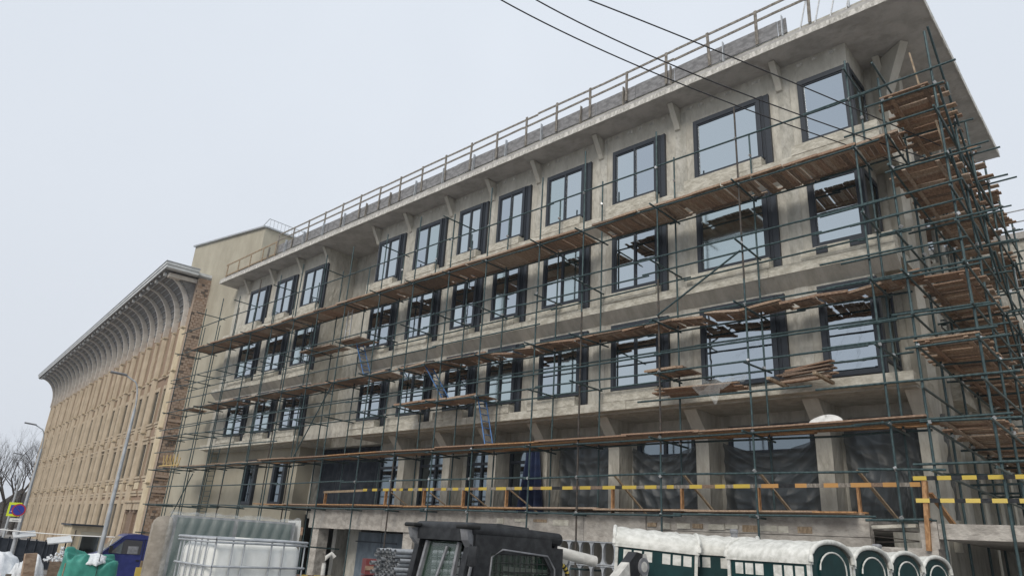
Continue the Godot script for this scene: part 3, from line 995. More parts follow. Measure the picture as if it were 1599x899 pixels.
var deck_cache := []
func deck_panels(parent: Node3D, x0: float, x1: float, y: float, zin: float, zout: float, near: float, tilt: float, gaps: float) -> void:
	# loose timber panels: boards across the walkway on two battens
	var x := x0
	while x < x1 - .2:
		var L := minf(rng.randf_range(.9, 1.3), x1 - x)
		if rng.randf() < gaps:
			x += L * rng.randf_range(.3, .8)
			continue
		var p := sub(parent, "deck_panel", Vector3(x + L / 2, y + rng.randf_range(0, .03), (zin + zout) / 2))
		p.rotation = Vector3(rng.randf_range(-tilt, tilt), rng.randf_range(-.04, .04), rng.randf_range(-tilt, tilt) * 1.3)
		var D := zout - zin + rng.randf_range(-.08, .14)
		var individual := x > near
		var st := newst()
		var bxp := -L / 2
		while bxp < L / 2 - .05:
			var w := rng.randf_range(.1, .17)
			w = minf(w, L / 2 - bxp)
			var a := Vector3(bxp + .006, 0, -D / 2 + rng.randf_range(-.015, .015))
			var b := Vector3(bxp + w - .006, .032 + rng.randf_range(0, .01), D / 2 + rng.randf_range(-.015, .015))
			if rng.randf() < .06:
				a.z += D * rng.randf_range(.25, .5)
			if individual:
				bx(p, "board", a, b, plank_mat())
			else:
				stb(st, a, b)
			bxp += w + (rng.randf_range(.0, .008) if rng.randf() < .95 else rng.randf_range(.03, .07))
		if not individual:
			mi(p, "boards", st.commit(), plank_mat())
		for zz in [-.36, .33]:
			bx(p, "batten", Vector3(-L / 2 + .02, -.036, zz * D - .05), Vector3(L / 2 - .02, -.002, zz * D + .05), plank_mat())
		bx(p, "edge_board", Vector3(-L / 2, -.03, D / 2 - .02), Vector3(L / 2 + .01, .045, D / 2 + .022), plank_mat())
		x += L + rng.randf_range(-.02, .03)

func long_planks(parent: Node3D, x0: float, x1: float, y: float, zin: float, zout: float, mats: Array) -> void:
	var z := zin
	while z < zout:
		var w := rng.randf_range(.17, .22)
		var x := x0 + rng.randf_range(-.6, .4)
		while x < x1:
			var L := rng.randf_range(2.6, 4.2)
			var e := minf(x + L, x1 + rng.randf_range(0, .4))
			bar(parent, "plank", Vector3(x, y + rng.randf_range(0, .06), z + w / 2), Vector3(e, y + rng.randf_range(0, .06), z + w / 2 + rng.randf_range(-.03, .03)), w, .045, M[mats[rng.randi() % mats.size()]])
			x += L - rng.randf_range(0, .2)
		z += w + rng.randf_range(.01, .04)

func coupler(parent: Node3D, p: Vector3) -> void:
	mi(parent, "coupler", CUBE, M.zinc, Transform3D(Basis.from_euler(Vector3(rng.randf(), rng.randf(), rng.randf())).scaled_local(Vector3(.075, .085, .075)), p))

func build_front_scaffold() -> void:
	var s := thing("facade_scaffolding", "dark green tube scaffolding with brown plank decks along the office facade", "scaffolding")
	var decks := [13.42, 9.3, 5.5, 3.22]
	for i in SX.size():
		var x: float = SX[i]
		for row in 2:
			var z := ZO if row == 0 else ZI
			var top := rng.randf_range(16.1, 16.9) if row == 0 else rng.randf_range(15.7, 16.4)
			if x < -45:
				top = rng.randf_range(15.3, 16.9)
			var jx := rng.randf_range(-.04, .04)
			var y0 := gy(x, z) - .05
			if row == 1 and x > -31.0:
				y0 = 3.19
			# each standard is made of joined lengths
			var yy := y0
			while yy < top - .1:
				var e := minf(yy + rng.randf_range(4.5, 6.0), top)
				if top - e < 1.0:
					e = top
				tube(s, "standard", Vector3(x + jx + rng.randf_range(-.012, .012), yy, z), Vector3(x + jx + rng.randf_range(-.012, .012), e, z), .032, M.pipe if rng.randf() < .85 else M.pipe_rust)
				yy = e
			for yd in [15.0, 13.36, 11.25, 9.22, 7.5, 5.42, 4.3, 3.15]:
				if row == 0 or yd != 4.3:
					if x > -30:
						coupler(s, Vector3(x + jx, yd + rng.randf_range(-.05, .05), z + .05))
		# transoms
		for yd in [13.3, 11.2, 9.16, 7.42, 5.36, 3.1, 15.9 if i % 2 == 0 else 1.4]:
			if rng.randf() < .93:
				var a := -rng.randf_range(.05, .45)
				tube(s, "transom", Vector3(x + .05, yd + rng.randf_range(-.05, .05), ZI + a), Vector3(x + .05 + rng.randf_range(-.05, .05), yd + rng.randf_range(-.03, .03), ZO + rng.randf_range(.2, .75)), .032, M.pipe)
	# ledgers
	for l in [[15.0, 0], [13.36, 0], [11.52, 0], [10.95, 0], [9.22, 0], [8.06, 0], [7.52, 0], [6.55, 0], [5.42, 0], [4.3, 0], [3.15, 0], [13.36, 1], [11.05, 1], [9.22, 1], [8.6, 1], [7.5, 1], [5.42, 1], [3.15, 1], [9.95, 0]]:
		var z: float = (ZO + .05) if l[1] == 0 else (ZI - .05)
		var x := -51.3
		while x < -4.6:
			var L := rng.randf_range(5.4, 6.3)
			var e := minf(x + L, -4.35 + rng.randf_range(-.4, .4))
			if not (l[0] in [9.95, 6.55] and rng.randf() < .4):
				tube(s, "ledger", Vector3(x, l[0] + rng.randf_range(-.05, .05), z), Vector3(e, l[0] + rng.randf_range(-.05, .05), z), .032, M.pipe)
			x += L - .25
	# a few diagonal ties
	for d in [[-48.1, .2, -44.5, 5.0], [-33.1, 5.6, -30.5, 9.1], [-11.7, 9.4, -8.7, 11.0]]:
		tube(s, "brace", Vector3(d[0], d[1], ZO + .1), Vector3(d[2], d[3], ZO + .1), .032, M.pipe)
	# decks
	var d1 := s
	deck_panels(d1, -49.2, -5.0, 13.46, ZI - .22, ZO + .06, -16.0, .012, .02)
	deck_panels(d1, -49.0, -20.0, 9.34, ZI - .3, ZO - .25, -16.0, .04, .08)
	deck_panels(d1, -20.0, -4.6, 9.34, ZI - .35, ZI + .62, -16.0, .09, .2)
	long_planks(s, -37.0, -4.6, 5.52, ZI - .2, ZO - .02, ["plank0", "plank1", "plank4", "timber_orange"])
	long_planks(s, -48.6, -37.4, 5.52, ZI, ZO - .2, ["plank1", "plank3"])
	long_planks(s, -36.2, -6.4, 3.26, ZI + .15, ZO - .2, ["plank1", "timber_orange", "plank3"])
	# short stages between the main decks
	for e in [[-34.6, -31.5, 11.35], [-30.8, -29.0, 11.35], [-12.3, -10.9, 7.62], [-25.5, -22.6, 7.62], [-23.0, -20.2, 7.6]]:
		deck_panels(s, e[0], e[1], e[2], ZI - .1, ZO - .1, -20.0, .02, 0.0)
	# loose things on the decks
	var st := thing("plank_stack", "untidy stack of brown boards on the deck beside the wide window", "lumber")
	for k in 9:
		var y := 6.98 + k * .05
		bar(st, "board", Vector3(-8.1 + rng.randf_range(-.25, .1), y, .55 + rng.randf_range(-.1, .1)), Vector3(-6.55 + rng.randf_range(-.2, .2), y + rng.randf_range(-.02, .02), .85 + rng.randf_range(-.15, .15)), .18, .04, plank_mat())
	bar(st, "bearer", Vector3(-8.1, 6.9, .4), Vector3(-8.1, 6.9, 1.8), .1, .08, M.timber)
	bar(st, "bearer", Vector3(-6.8, 6.9, .4), Vector3(-6.8, 6.9, 1.8), .1, .08, M.timber)
	var st2 := thing("loose_decking", "sagging run of brown boards laid under the wide single window", "lumber")
	for k in 7:
		bar(st2, "board", Vector3(-12.1 + rng.randf_range(-.3, .3), 6.92 + k * .02, .5 + k * .14), Vector3(-9.3 + rng.randf_range(-.3, .3), 6.86 + k * .02, .52 + k * .14), .15, .04, plank_mat())
	var fn := func(u: float, v: float) -> Vector3:
		var x := -10.4 + u * 1.6 + sin(v * 7.0) * .04
		var drop := v * (.15 + .55 * exp(-pow((u - .3) / .25, 2.0)) + .12 * sin(u * 23.0))
		return Vector3(x + .1 * sin(u * 9.0 + v * 5.0), 7.12 - drop + .05 * sin(u * 31.0), 1.5 + .3 * v + .08 * sin(u * 17.0 + v * 3.0))
	var sh := mi(self, "plastic_sheet", grid_mesh(40, 14, fn), M.film)
	tag(sh, "crumpled clear plastic sheet hanging over the deck edge", "plastic sheet")
	var fb := func(u: float, v: float) -> Vector3:
		var t := u * TAU
		var r := sin(v * PI * .5)
		return Vector3(-6.75 + cos(t) * r * (.42 + .08 * sin(t * 3.0)), 5.58 + .2 * cos(v * PI * .5) * (1.0 + .25 * sin(t * 2.0 + 1.0)), 1.35 + sin(t) * r * (.25 + .05 * cos(t * 5.0)))
	var bag := mi(self, "white_sack", grid_mesh(24, 8, fb), M.white_cover)
	tag(bag, "crumpled white sack lying on the plank deck", "sack")
	# ladders
	ladder("blue step ladder leaning on the scaffold deck below the second floor", Vector3(-28.3, 9.35, 1.3), Vector3(-29.9, 11.3, .9), .45, M.ladder_blue)
	ladder("blue ladder climbing to a small stage before the narrow windows", Vector3(-22.4, 7.6, 1.2), Vector3(-24.2, 9.4, .9), .45, M.ladder_blue)
	ladder("short blue ladder standing under the small plank stage", Vector3(-19.6, 5.6, 1.3), Vector3(-20.5, 7.6, 1.0), .45, M.ladder_blue)
	ladder("dark steel ladder fixed to the scaffold by the beige wall", Vector3(-44.2, 1.2, .9), Vector3(-43.9, 6.6, .9), .9, M.pipe)
	ladder("grey metal ladder tied upright next to the recessed wall", Vector3(-31.2, 11.4, .9), Vector3(-31.2, 13.4, .9), .4, M.zinc)
	var rp := thing("rope_bundle", "pale yellow ropes dangling on the scaffold before the beige wall", "rope")
	for k in 5:
		var x := -49.6 + k * .55
		var pts := []
		for q in 9:
			var t := q / 8.0
			pts.append(Vector3(x + .5 * t, 6.3 - .7 * sin(t * PI) - .2 * t * k * .3, 1.75))
		mi(rp, "rope", path_tube(pts, .025, 6), M.rope)
	bx(rp, "rail", Vector3(-50.0, 5.58, 1.7), Vector3(-47.0, 5.64, 1.78), M.rope)
	# sheets hung in front of the ground-floor windows
	for k in 5:
		var w: Array = [[-5.9, -4.9], WX[0], WX[1], WX[2], WX[3]][k]
		var x0: float = w[0] - .3
		var x1: float = w[1] + .3
		var top := 6.25 if k < 2 or k == 4 else 5.75
		var ph := k * 1.7
		var fs := func(u: float, v: float) -> Vector3:
			var sag := (.4 if top < 6.0 else .08) * sin(u * PI) * (1.0 - v)
			var y := lerpf(top - sag, 3.35, v)
			var swag := absf(sin((v * 9.0 + 2.2 * pow(absf(u - .5) * 2.0, 2.0) + ph) * 1.6 + .5 * sin(u * 7.0)))
			var hang := absf(sin(u * 17.0 + 1.3 * sin(v * 6.0 + ph)))
			var z := -1.85 + .12 * sin(u * PI) - .10 * swag * (1.0 - .6 * v) - .09 * hang * (.2 + v)
			return Vector3(lerpf(x0, x1, u), y, z)
		var f := mi(self, "window_film", grid_mesh(90, 70, fs), M.film_grey)
		tag(f, ["dusty film over the narrow opening beside the corner pier", "grey dust sheet draped over the end window under the overhang", "grey film sagging below the widest ground floor window", "grey film with swagged folds between the widest and the tarp-side sheeted windows", "taut grey film on the sheeted window next to the blue tarp"][k], "plastic sheet", "dust sheets on the ground floor windows")
	var fb2 := func(u: float, v: float) -> Vector3:
		var w2 := .35 + .5 * v
		return Vector3(-19.2 + (u - .5) * w2 * 1.6 - .15 * v, lerpf(6.05, 3.3, v), -.9 + .12 * sin(u * 19.0) * (.5 + v) - .1 * v)
	var bt := mi(self, "blue_tarp", grid_mesh(30, 14, fb2), M.tarp_blue)
	tag(bt, "dark blue tarp hanging in folds before the ground floor", "tarp")

func ladder(label: String, p: Vector3, q: Vector3, w: float, mat: Material) -> void:
	var l := thing("ladder", label, "ladder")
	var d := (q - p).normalized()
	var sx := Vector3(0, 0, 1).cross(d).cross(d).normalized()
	sx = Vector3(1, 0, 0) if absf(d.y) > .97 else d.cross(Vector3(1, 0, 0)).normalized()
	sx = Vector3(1, 0, 0) if absf(d.y) > .97 else Vector3(0, 0, 1)
	if mat == M.pipe or mat == M.zinc:
		sx = Vector3(1, 0, 0)
	tube(l, "stile", p - sx * w / 2, q - sx * w / 2, .028, mat)
	tube(l, "stile", p + sx * w / 2, q + sx * w / 2, .028, mat)
	var n := int((q - p).length() / .3)
	for k in n:
		var c := p.lerp(q, (k + .5) / n)
		tube(l, "rung", c - sx * w / 2, c + sx * w / 2, .018, mat)

func build_side_scaffold() -> void:
	var s := thing("corner_scaffolding", "tall tube scaffolding with many plank decks round the office corner", "scaffolding")
	var xi := -4.25
	var xo := -2.92
	var zs := [1.7, -.6, -2.9, -5.2, -7.5, -9.8]
	for i in zs.size():
		var z: float = zs[i]
		for x in [xi, xo]:
			var top := 16.3 - i * .25 + rng.randf_range(-.3, .3)
			if x == xi and i == 0:
				top = 15.4
			tube(s, "standard", Vector3(x, 0, z), Vector3(x + rng.randf_range(-.02, .02), 8.2, z), .034, M.pipe)
			tube(s, "standard", Vector3(x, 8.2, z), Vector3(x + rng.randf_range(-.02, .02), top, z), .034, M.pipe)
			for y in [14.6, 12.4, 10.6, 9.2, 7.3, 5.4]:
				coupler(s, Vector3(x + .04, y, z + .05))
		for y in [14.52, 13.6, 12.32, 11.4, 10.5, 9.2, 8.2, 7.3, 6.3, 5.36, 4.4]:
			if rng.randf() < .9:
				tube(s, "transom", Vector3(xi - rng.randf_range(.1, .5), y + rng.randf_range(-.06, .06), z + .05), Vector3(xo + rng.randf_range(.2, .9), y + rng.randf_range(-.06, .06), z + .05), .032, M.pipe)
	# ledgers along the side and braces
	for y in [15.5, 14.5, 13.4, 12.3, 11.2, 10.2, 9.15, 8.1, 7.25, 6.2, 5.3, 4.2]:
		for x in [xi + .05, xo + .05]:
			if rng.randf() < .85:
				tube(s, "ledger", Vector3(x, y, 2.3 + rng.randf_range(-.4, .3)), Vector3(x, y + rng.randf_range(-.1, .1), -10.3), .032, M.pipe)
	for k in 11:
		var i := k % 5
		var y: float = [14.6, 12.4, 9.3, 7.4, 10.5][k % 5] - (k / 5) * 2.0
		tube(s, "brace", Vector3(xo + .1, y + 1.9, zs[i]), Vector3(xo + .1, y - .2, zs[i + 1]), .032, M.pipe)
	# rails continuing from the front
	for y in [15.05, 13.75, 11.5, 10.95, 9.9, 9.25, 8.06, 7.5, 6.4, 5.45]:
		tube(s, "rail", Vector3(-5.9 + rng.randf_range(-1.2, .6), y + rng.randf_range(-.05, .05), 1.76), Vector3(-2.7 + rng.randf_range(-.3, .5), y + .03, 1.76), .032, M.pipe)
	# decks of cross boards
	for e in [[14.66, 1.75, -9.5], [12.42, 1.5, -10.2], [9.34, .9, -10.3], [7.44, 1.75, -10.3], [5.5, 1.5, -10.3]]:
		var z: float = e[1]
		var st := newst()
		while z > e[2]:
			var w := rng.randf_range(.14, .24)
			if rng.randf() < .9:
				var a := Vector3(xi - rng.randf_range(-.1, .28), e[0] + rng.randf_range(0, .05), z - w / 2)
				var b := Vector3(xo + rng.randf_range(-.15, .25), e[0] + rng.randf_range(0, .05), z - w / 2 + rng.randf_range(-.06, .06))
				bar(s, "board", a, b, w, .04, plank_mat())
			z -= w + rng.randf_range(0, .03)
		for xx in [xi + .25, xo - .25]:
			bar(s, "batten", Vector3(xx, e[0] - .05, e[1]), Vector3(xx, e[0] - .05, e[2]), .1, .035, plank_mat())
	bar(s, "board", Vector3(-3.2, 12.6, -9.6), Vector3(-1.5, 12.9, -10.0), .5, .04, M.plank3)
	# corner filler boards between the two scaffolds
	deck_panels(s, -5.1, -4.0, 13.5, .5, 1.6, -20.0, .08, 0.0)
	deck_panels(s, -5.0, -3.9, 9.36, .4, 1.5, -20.0, .1, 0.0)
	var t := thing("scaffold_timbers", "pale timbers propped upright on the top corner deck", "lumber")
	bar(t, "timber", Vector3(-3.3, 14.7, 1.3), Vector3(-3.45, 16.2, 1.2), .08, .04, M.timber)
	bar(t, "timber", Vector3(-2.95, 12.5, 1.4), Vector3(-3.05, 13.6, 1.45), .08, .04, M.timber)
	for k in 3:
		var zz := -2.5 - k * 2.4
		ladder(["thin steel ladder on the corner scaffold's lowest lift", "thin steel ladder on the corner scaffold's middle lift", "thin steel ladder on the corner scaffold's upper lift"][k], Vector3(-2.75, [3.3, 7.5, 9.4][k], zz), Vector3(-2.75, [5.4, 9.3, 12.3][k], zz - .5), .35, M.zinc)

func build_right_far() -> void:
	var b := thing("flat_roofed_annex", "low grey annex with a railing on its roof behind the corner scaffolding", "building", Vector3(-4.6, 0, -12.6))
	bx(b, "wall", Vector3(-6, -.5, -12), Vector3(26, 15.2, 0), M.concrete_b)
	bx(b, "coping", Vector3(-6, 15.2, -12), Vector3(26, 15.5, .15), M.soffit)
	for k in 14:
		tube(b, "rail_post", Vector3(1.2 + k * 1.5, 15.5, .05), Vector3(1.2 + k * 1.5, 16.5, .05), .03, M.galv)
	for y in [16.0, 16.5]:
		tube(b, "rail", Vector3(0, y, .05), Vector3(26, y, .05), .03, M.galv)
	for k in 6:
		var w := sub(b, "window")
		bx(w, "frame", Vector3(2 + k * 3.6, 9.3, -.02), Vector3(4.2 + k * 3.6, 12, .05), M.frame)
		bx(w, "pane", Vector3(2.15 + k * 3.6, 9.45, .0), Vector3(4.05 + k * 3.6, 11.85, .07), M.glass_dark)

# ------------------------------------------------------------------ trees
func grow(st: SurfaceTool, tw: SurfaceTool, p: Vector3, d: Vector3, L: float, r: float, lvl: int, seg: int) -> void:
	var q := p + d * L
	var target := st if lvl > 1 else tw
	cone(target, p, q, r, r * .62, 6 if lvl > 2 else (4 if lvl > 1 else 3))
	if lvl == 0:
		return
	var n := 3 if lvl > 3 else rng.randi_range(3, 4)
	for k in n:
		var ax := d.cross(Vector3(rng.randf_range(-1, 1), rng.randf_range(-1, 1), rng.randf_range(-1, 1))).normalized()
		var nd := d.rotated(ax, rng.randf_range(.25, .75))
		nd = (nd + Vector3(0, .16, 0)).normalized()
		var t := rng.randf_range(.45, 1.0) if k > 0 else 1.0
		grow(st, tw, p.lerp(q, t), nd, L * rng.randf_range(.58, .82), r * lerpf(.75, .55, t) * (.95 if k == 0 else .7), lvl - 1, seg)

func cone(st: SurfaceTool, p: Vector3, q: Vector3, r0: float, r1: float, n: int) -> void:
	var d := (q - p).normalized()
	var up := Vector3.UP if absf(d.y) < .9 else Vector3.RIGHT
	var x := up.cross(d).normalized()
	var y := d.cross(x)
	for k in n:
		var a0 := TAU * k / n
		var a1 := TAU * (k + 1) / n
		var n0 := x * cos(a0) + y * sin(a0)
		var n1 := x * cos(a1) + y * sin(a1)
		for e in [[n0, p + n0 * r0], [n1, q + n1 * r1], [n1, p + n1 * r0], [n0, p + n0 * r0], [n0, q + n0 * r1], [n1, q + n1 * r1]]:
			st.set_normal(e[0])
			st.add_vertex(e[1])

func tree(at: Vector3, h: float, label: String, lvl := 5, rad := .018) -> void:
	var t := thing("bare_tree", label, "tree", at, 0.0, "bare trees along the street")
	var st := newst()
	var tw := newst()
	grow(st, tw, Vector3(0, -.3, 0), Vector3(rng.randf_range(-.06, .06), 1, rng.randf_range(-.06, .06)).normalized(), h * .3, h * rad, lvl, 6)
	mi(t, "trunk", st.commit(), M.bark)
	mi(t, "crown", tw.commit(), M.bark)

func build_trees() -> void:
	tree(gp(22, 118, -.5), 18, "tallest bare tree behind the two lamp posts", 6)
	tree(gp(45, 135, -.5), 18, "bare tree whose twigs meet the brick hall's far end", 6)
	tree(gp(4, 105, -.5), 14, "bare tree with low spreading limbs behind the parking sign")
	tree(gp(-30, 120, -.5), 15, "bare tree standing apart beyond the lamp posts")
	tree(gp(33, 160, -.5), 15, "distant bare tree half hidden among the others")
	var fn := func(u: float, v: float) -> Vector3:
		var c := gp(-60 + u * 140.0, 170, 0)
		var h := 7.0 + .8 * sin(u * 23.0) + .6 * sin(u * 61.0)
		return Vector3(c.x, -1 + v * h, c.z) + Vector3(0, 0, -8.0 * v)
	var hg := mi(self, "far_wood", grid_mesh(60, 6, fn), M.bark)
	hg.set_meta("kind", "stuff")
	hg.set_meta("label", "dark mass of bare wood at the end of the street")
	hg.set_meta("category", "wood")
	# trees across the street, seen mirrored in the lower windows
	for e in [[-24, 46, 0], [-8, 50, 1], [6, 44, 2]]:
		tree(Vector3(e[0], 0, e[1]), 13, ["bare street tree across the yard beside the road","bare street tree across the yard facing the wide windows","bare street tree across the yard facing the office corner"][int(e[2])], 5)

# ------------------------------------------------------------------ overhead cables
func build_wires() -> void:
	var defs := [
		[Vector2(783, 0), Vector2(1030, 117), Vector2(1310, 222), "lowest black overhead cable crossing in front of the roof edge"],
		[Vector2(838, 0), Vector2(1090, 118), Vector2(1390, 228), "middle black overhead cable crossing the cornice and upper windows"],
		[Vector2(921, 0), Vector2(1170, 100), Vector2(1395, 195), "highest black overhead cable crossing the cornice corner"]]
	for e in defs:
		var w := thing("overhead_cable", e[3], "cable", Vector3.ZERO, 0.0, "overhead cables in front of the facade")
		var a := at_dist(e[0].x, e[0].y, 13.0)
		var m := at_dist(e[1].x, e[1].y, 15.5)
		var b := at_dist(e[2].x, e[2].y, 20.5)
		# towards the street the cable runs on, straight, to a far pole
		var tang := (a * -3.0 + m * 4.0 - b).normalized()
		var pts := [a - tang * 45.0, a - tang * 20.0, a - tang * 6.0]
		for k in range(0, 25):
			var t := k / 20.0
			# quadratic through a, m, b
			pts.append(a * (1 - t) * (1 - 2 * t) + m * 4 * t * (1 - t) + b * t * (2 * t - 1))
		mi(w, "wire", path_tube(pts, .017, 6), M.cable)

# ------------------------------------------------------------------ street furniture at the far left
func lamp(label: String, px: float, py: float, dist: float, h: float, r: float, armpx: float) -> Node3D:
	var b := gp(px, dist, -.45)
	var t := thing("street_lamp", label, "street lamp", b, face_turn(px), "street lamps")
	var m := CylinderMesh.new()
	m.bottom_radius = r
	m.top_radius = r * .55
	m.height = h
	m.radial_segments = 14
	mi(t, "pole", m, M.galv, Transform3D(Basis.IDENTITY, Vector3(0, h / 2, 0)))
	var pts := []
	for k in 9:
		var a := PI / 2 * k / 8.0
		pts.append(Vector3(-armpx * .45 * (1 - cos(a)), h + .9 * sin(a), 0))
	pts.append(Vector3(-armpx, h + 1.05, 0))
	mi(t, "arm", path_tube(pts, .024, 8), M.galv)
	mi(t, "lamp_head", rbox(.5, .06, .2, .028), M.machine_grey, Transform3D(Basis(Vector3.BACK, -.08), Vector3(-armpx - .2, h + 1.07, 0)))
	return t

func build_street() -> void:
	lamp("tall grey street lamp rising in front of the brick hall", 167, 730, 26.0, 5.9, .08, .5)
	var l := lamp("street lamp with curved arm carrying the parking sign", 34, 760, 40.0, 5.4, .1, .5)
	var l2 := lamp("slimmer street lamp in front of the bare trees", 14, 760, 55.0, 5.0, .09, .3)
	var s := thing("parking_sign", "round blue and red no parking sign on the lamp post", "sign", gp(26, 39.6, 0), face_turn(26, -8))
	var y := at_dist(26, 796, 39.6).y
	cyl(s, "disc", Vector3(0, y, 0), Vector3(0, y, .03), .27, M.sign_red)
	cyl(s, "face", Vector3(0, y, .03), Vector3(0, y, .036), .215, M.sign_blue)
	bar(s, "slash", Vector3(-.14, y + .14, .04), Vector3(.14, y - .14, .04), .05, .006, M.sign_red)
	bx(s, "plate", Vector3(-.24, y - .5, 0), Vector3(.2, y - .35, .02), M.paper)
	bar(s, "arrow", Vector3(-.14, y - .43, .024), Vector3(.1, y - .43, .024), .035, .006, M.black)
	tube(s, "bracket", Vector3(.05, y, -.02), Vector3(.3, y - .02, -.12), .02, M.galv)
	var c := thing("crossing_sign", "square blue sign with a bright yellow border behind the round one", "sign", gp(19, 40.4, 0), face_turn(19, -35))
	bx(c, "border", Vector3(-.3, y - .28, 0), Vector3(.3, y + .32, .02), M.sign_yellow)
	bx(c, "face", Vector3(-.19, y - .17, .02), Vector3(.22, y + .21, .03), M.sign_blue)
	mi(c, "triangle", prism(PackedVector2Array([Vector2(-.13, -.1), Vector2(.13, -.1), Vector2(0, .14)]), .01), M.paper, Transform3D(Basis.IDENTITY, Vector3(0, y + .01, .034)))
	# pale guard tube along the pavement
	var g := thing("guard_rope", "thin pale line strung along the pavement before the dark sheds", "rope")
	var pts := []
	for k in 15:
		var t := k / 14.0
		pts.append(at_dist(-20 + t * 200.0, 824.5 + t * 14.0 + 2.0 * sin(t * PI), 36.0 - t * 4.0))
	mi(g, "line", path_tube(pts, .022, 6), M.paper)
	# dark netted fence along the foot of the brick hall
	var fe := thing("netted_fence", "dark blue-black netted fence at the foot of the brick hall", "fence")
	for k in 9:
		var p := gp(-14 + k * 14.0, 44.0, -.5)
		var q := gp(-14 + (k + 1) * 14.0, 44.0, -.5)
		var h := 1.45 - .02 * k
		bar(fe, "net_panel", p + Vector3(0, h * .5, 0), q + Vector3(0, h * .5, 0), .03, h, M.fence_net)
		tube(fe, "post", p + Vector3(0, 0, .1), p + Vector3(0, h + .1, .1), .035, M.fence_net)
		tube(fe, "rail", p + Vector3(0, h * .5, .06), q + Vector3(0, h * .5, .06), .02, M.fence_net)
	for e in [[37.0, 40.0, 834.0, "pale sloping canopy board over the dark fence"], [92.0, 36.0, 843.0, "pale sloping canopy board above the broken debris"]]:
		var aw := thing("canopy_board", e[3], "canopy", at_dist(e[0], e[2], e[1]), face_turn(e[0], 10), "pale canopy boards by the fence")
		mi(aw, "sheet", CUBE, M.eave, Transform3D(Basis.from_euler(Vector3(.35, 0, .16)).scaled_local(Vector3(.85, .05, .6)), Vector3.ZERO))
		tube(aw, "post", Vector3(-.3, -1.6, -.2), Vector3(-.3, -.02, -.2), .03, M.fence_net)
		tube(aw, "post", Vector3(.3, -1.6, -.2), Vector3(.3, .05, -.2), .03, M.fence_net)
	var cb := thing("site_cabin", "small beige site cabin with a dark glazed front by the brick hall", "cabin", gp(138, 40.0, -.5), face_turn(138, 14))
	bx(cb, "wall", Vector3(-.62, 0, -1.6), Vector3(.72, 2.2, 0), M.stone_pale)
	bx(cb, "roof", Vector3(-.72, 2.2, -1.7), Vector3(.85, 2.27, .2), M.frame)
	bx(cb, "window_frame", Vector3(-.2, .4, 0), Vector3(.7, 1.95, .04), M.plaster)
	bx(cb, "pane", Vector3(-.12, .5, .03), Vector3(.62, 1.8, .05), M.glass_dark)
	bar(cb, "strip", Vector3(-.48, 1.3, .03), Vector3(-.42, 2.0, .03), .06, .02, M.frame)

# ------------------------------------------------------------------ foreground
func dome(rx: float, ry: float, rz: float, seed_: float, fold: float, pw := 1.0) -> ArrayMesh:
	var fn := func(u: float, v: float) -> Vector3:
		var t := -u * TAU
		var a := v * PI / 2
		var k := 1.0 + fold * (sin(t * 7.0 + seed_) * sin(a) + .6 * sin(t * 13.0 + seed_ * 2.0 + v * 5.0) * sin(a) + .35 * sin(t * 23.0 + v * 9.0) * sin(a))
		var y := pow(cos(a), pw) * (1.0 + fold * .8 * sin(t * 3.0 + seed_) * sin(a * 2.0) + fold * .5 * sin(v * 21.0 + t * 5.0) * sin(a))
		return Vector3(cos(t) * sin(a) * rx * k, y * ry, sin(t) * sin(a) * rz * k)
	return grid_mesh(64, 22, fn)

func chunk() -> ArrayMesh:
	var st := newst()
	st.set_smooth_group(-1)
	var s := SphereMesh.new()
	s.radial_segments = 6
	s.rings = 3
	var arr := s.get_mesh_arrays()
	var vs: PackedVector3Array = arr[Mesh.ARRAY_VERTEX]
	var ix: PackedInt32Array = arr[Mesh.ARRAY_INDEX]
	for i in ix:
		var v := vs[i]
		var k := 1.0 + .35 * sin(v.x * 17.0 + v.y * 9.0 + msd) * cos(v.z * 13.0 + msd)
		st.add_vertex(v * k)
	msd += 3
	st.generate_normals()
	return st.commit()

func pile(label: String, px: float, dist: float, rx: float, ry: float, rz: float, n: int, snow: float) -> void:
	var p := thing("rubble_pile", label, "rubble", gp(px, dist, -.5), face_turn(px), "snowy rubble in the yard")
	mi(p, "heap", dome(rx, ry, rz, px, .12, .8), M.rubble)
	var meshes := [chunk(), chunk(), chunk(), chunk()]
	var dark := newst()
	var white := newst()
	for k in n:
		var t := rng.randf() * TAU
		var a := acos(rng.randf_range(.1, 1.0))
		var c := Vector3(cos(t) * sin(a) * rx, pow(cos(a), .8) * ry, sin(t) * sin(a) * rz) * rng.randf_range(.94, 1.05)
		var s := rng.randf_range(.05, .2) * (1.6 if rng.randf() < .12 else 1.0)
		var xf := Transform3D(Basis.from_euler(Vector3(rng.randf() * 6, rng.randf() * 6, rng.randf() * 6)).scaled_local(Vector3(s, s * rng.randf_range(.3, .8), s * rng.randf_range(.6, 1.2))), c)
		(white if rng.randf() < snow else dark).append_from(meshes[k % 4], 0, xf)
	var d := mi(p, "debris", dark.commit(), M.rubble)
	d.set_meta("kind", "stuff")
	var w := mi(p, "snow_lumps", white.commit(), M.snow)
	w.set_meta("kind", "stuff")
	for k in 4:
		var c := Vector3(rng.randf_range(-rx, rx) * .6, ry * .9, rz * .3)
		bar(p, "scrap_board", c + Vector3(-.5, rng.randf_range(-.5, -.2), .1), c + Vector3(.5, rng.randf_range(-.1, .05), 0), .14, .03, M.timber_grey if k % 2 else M.plank1)

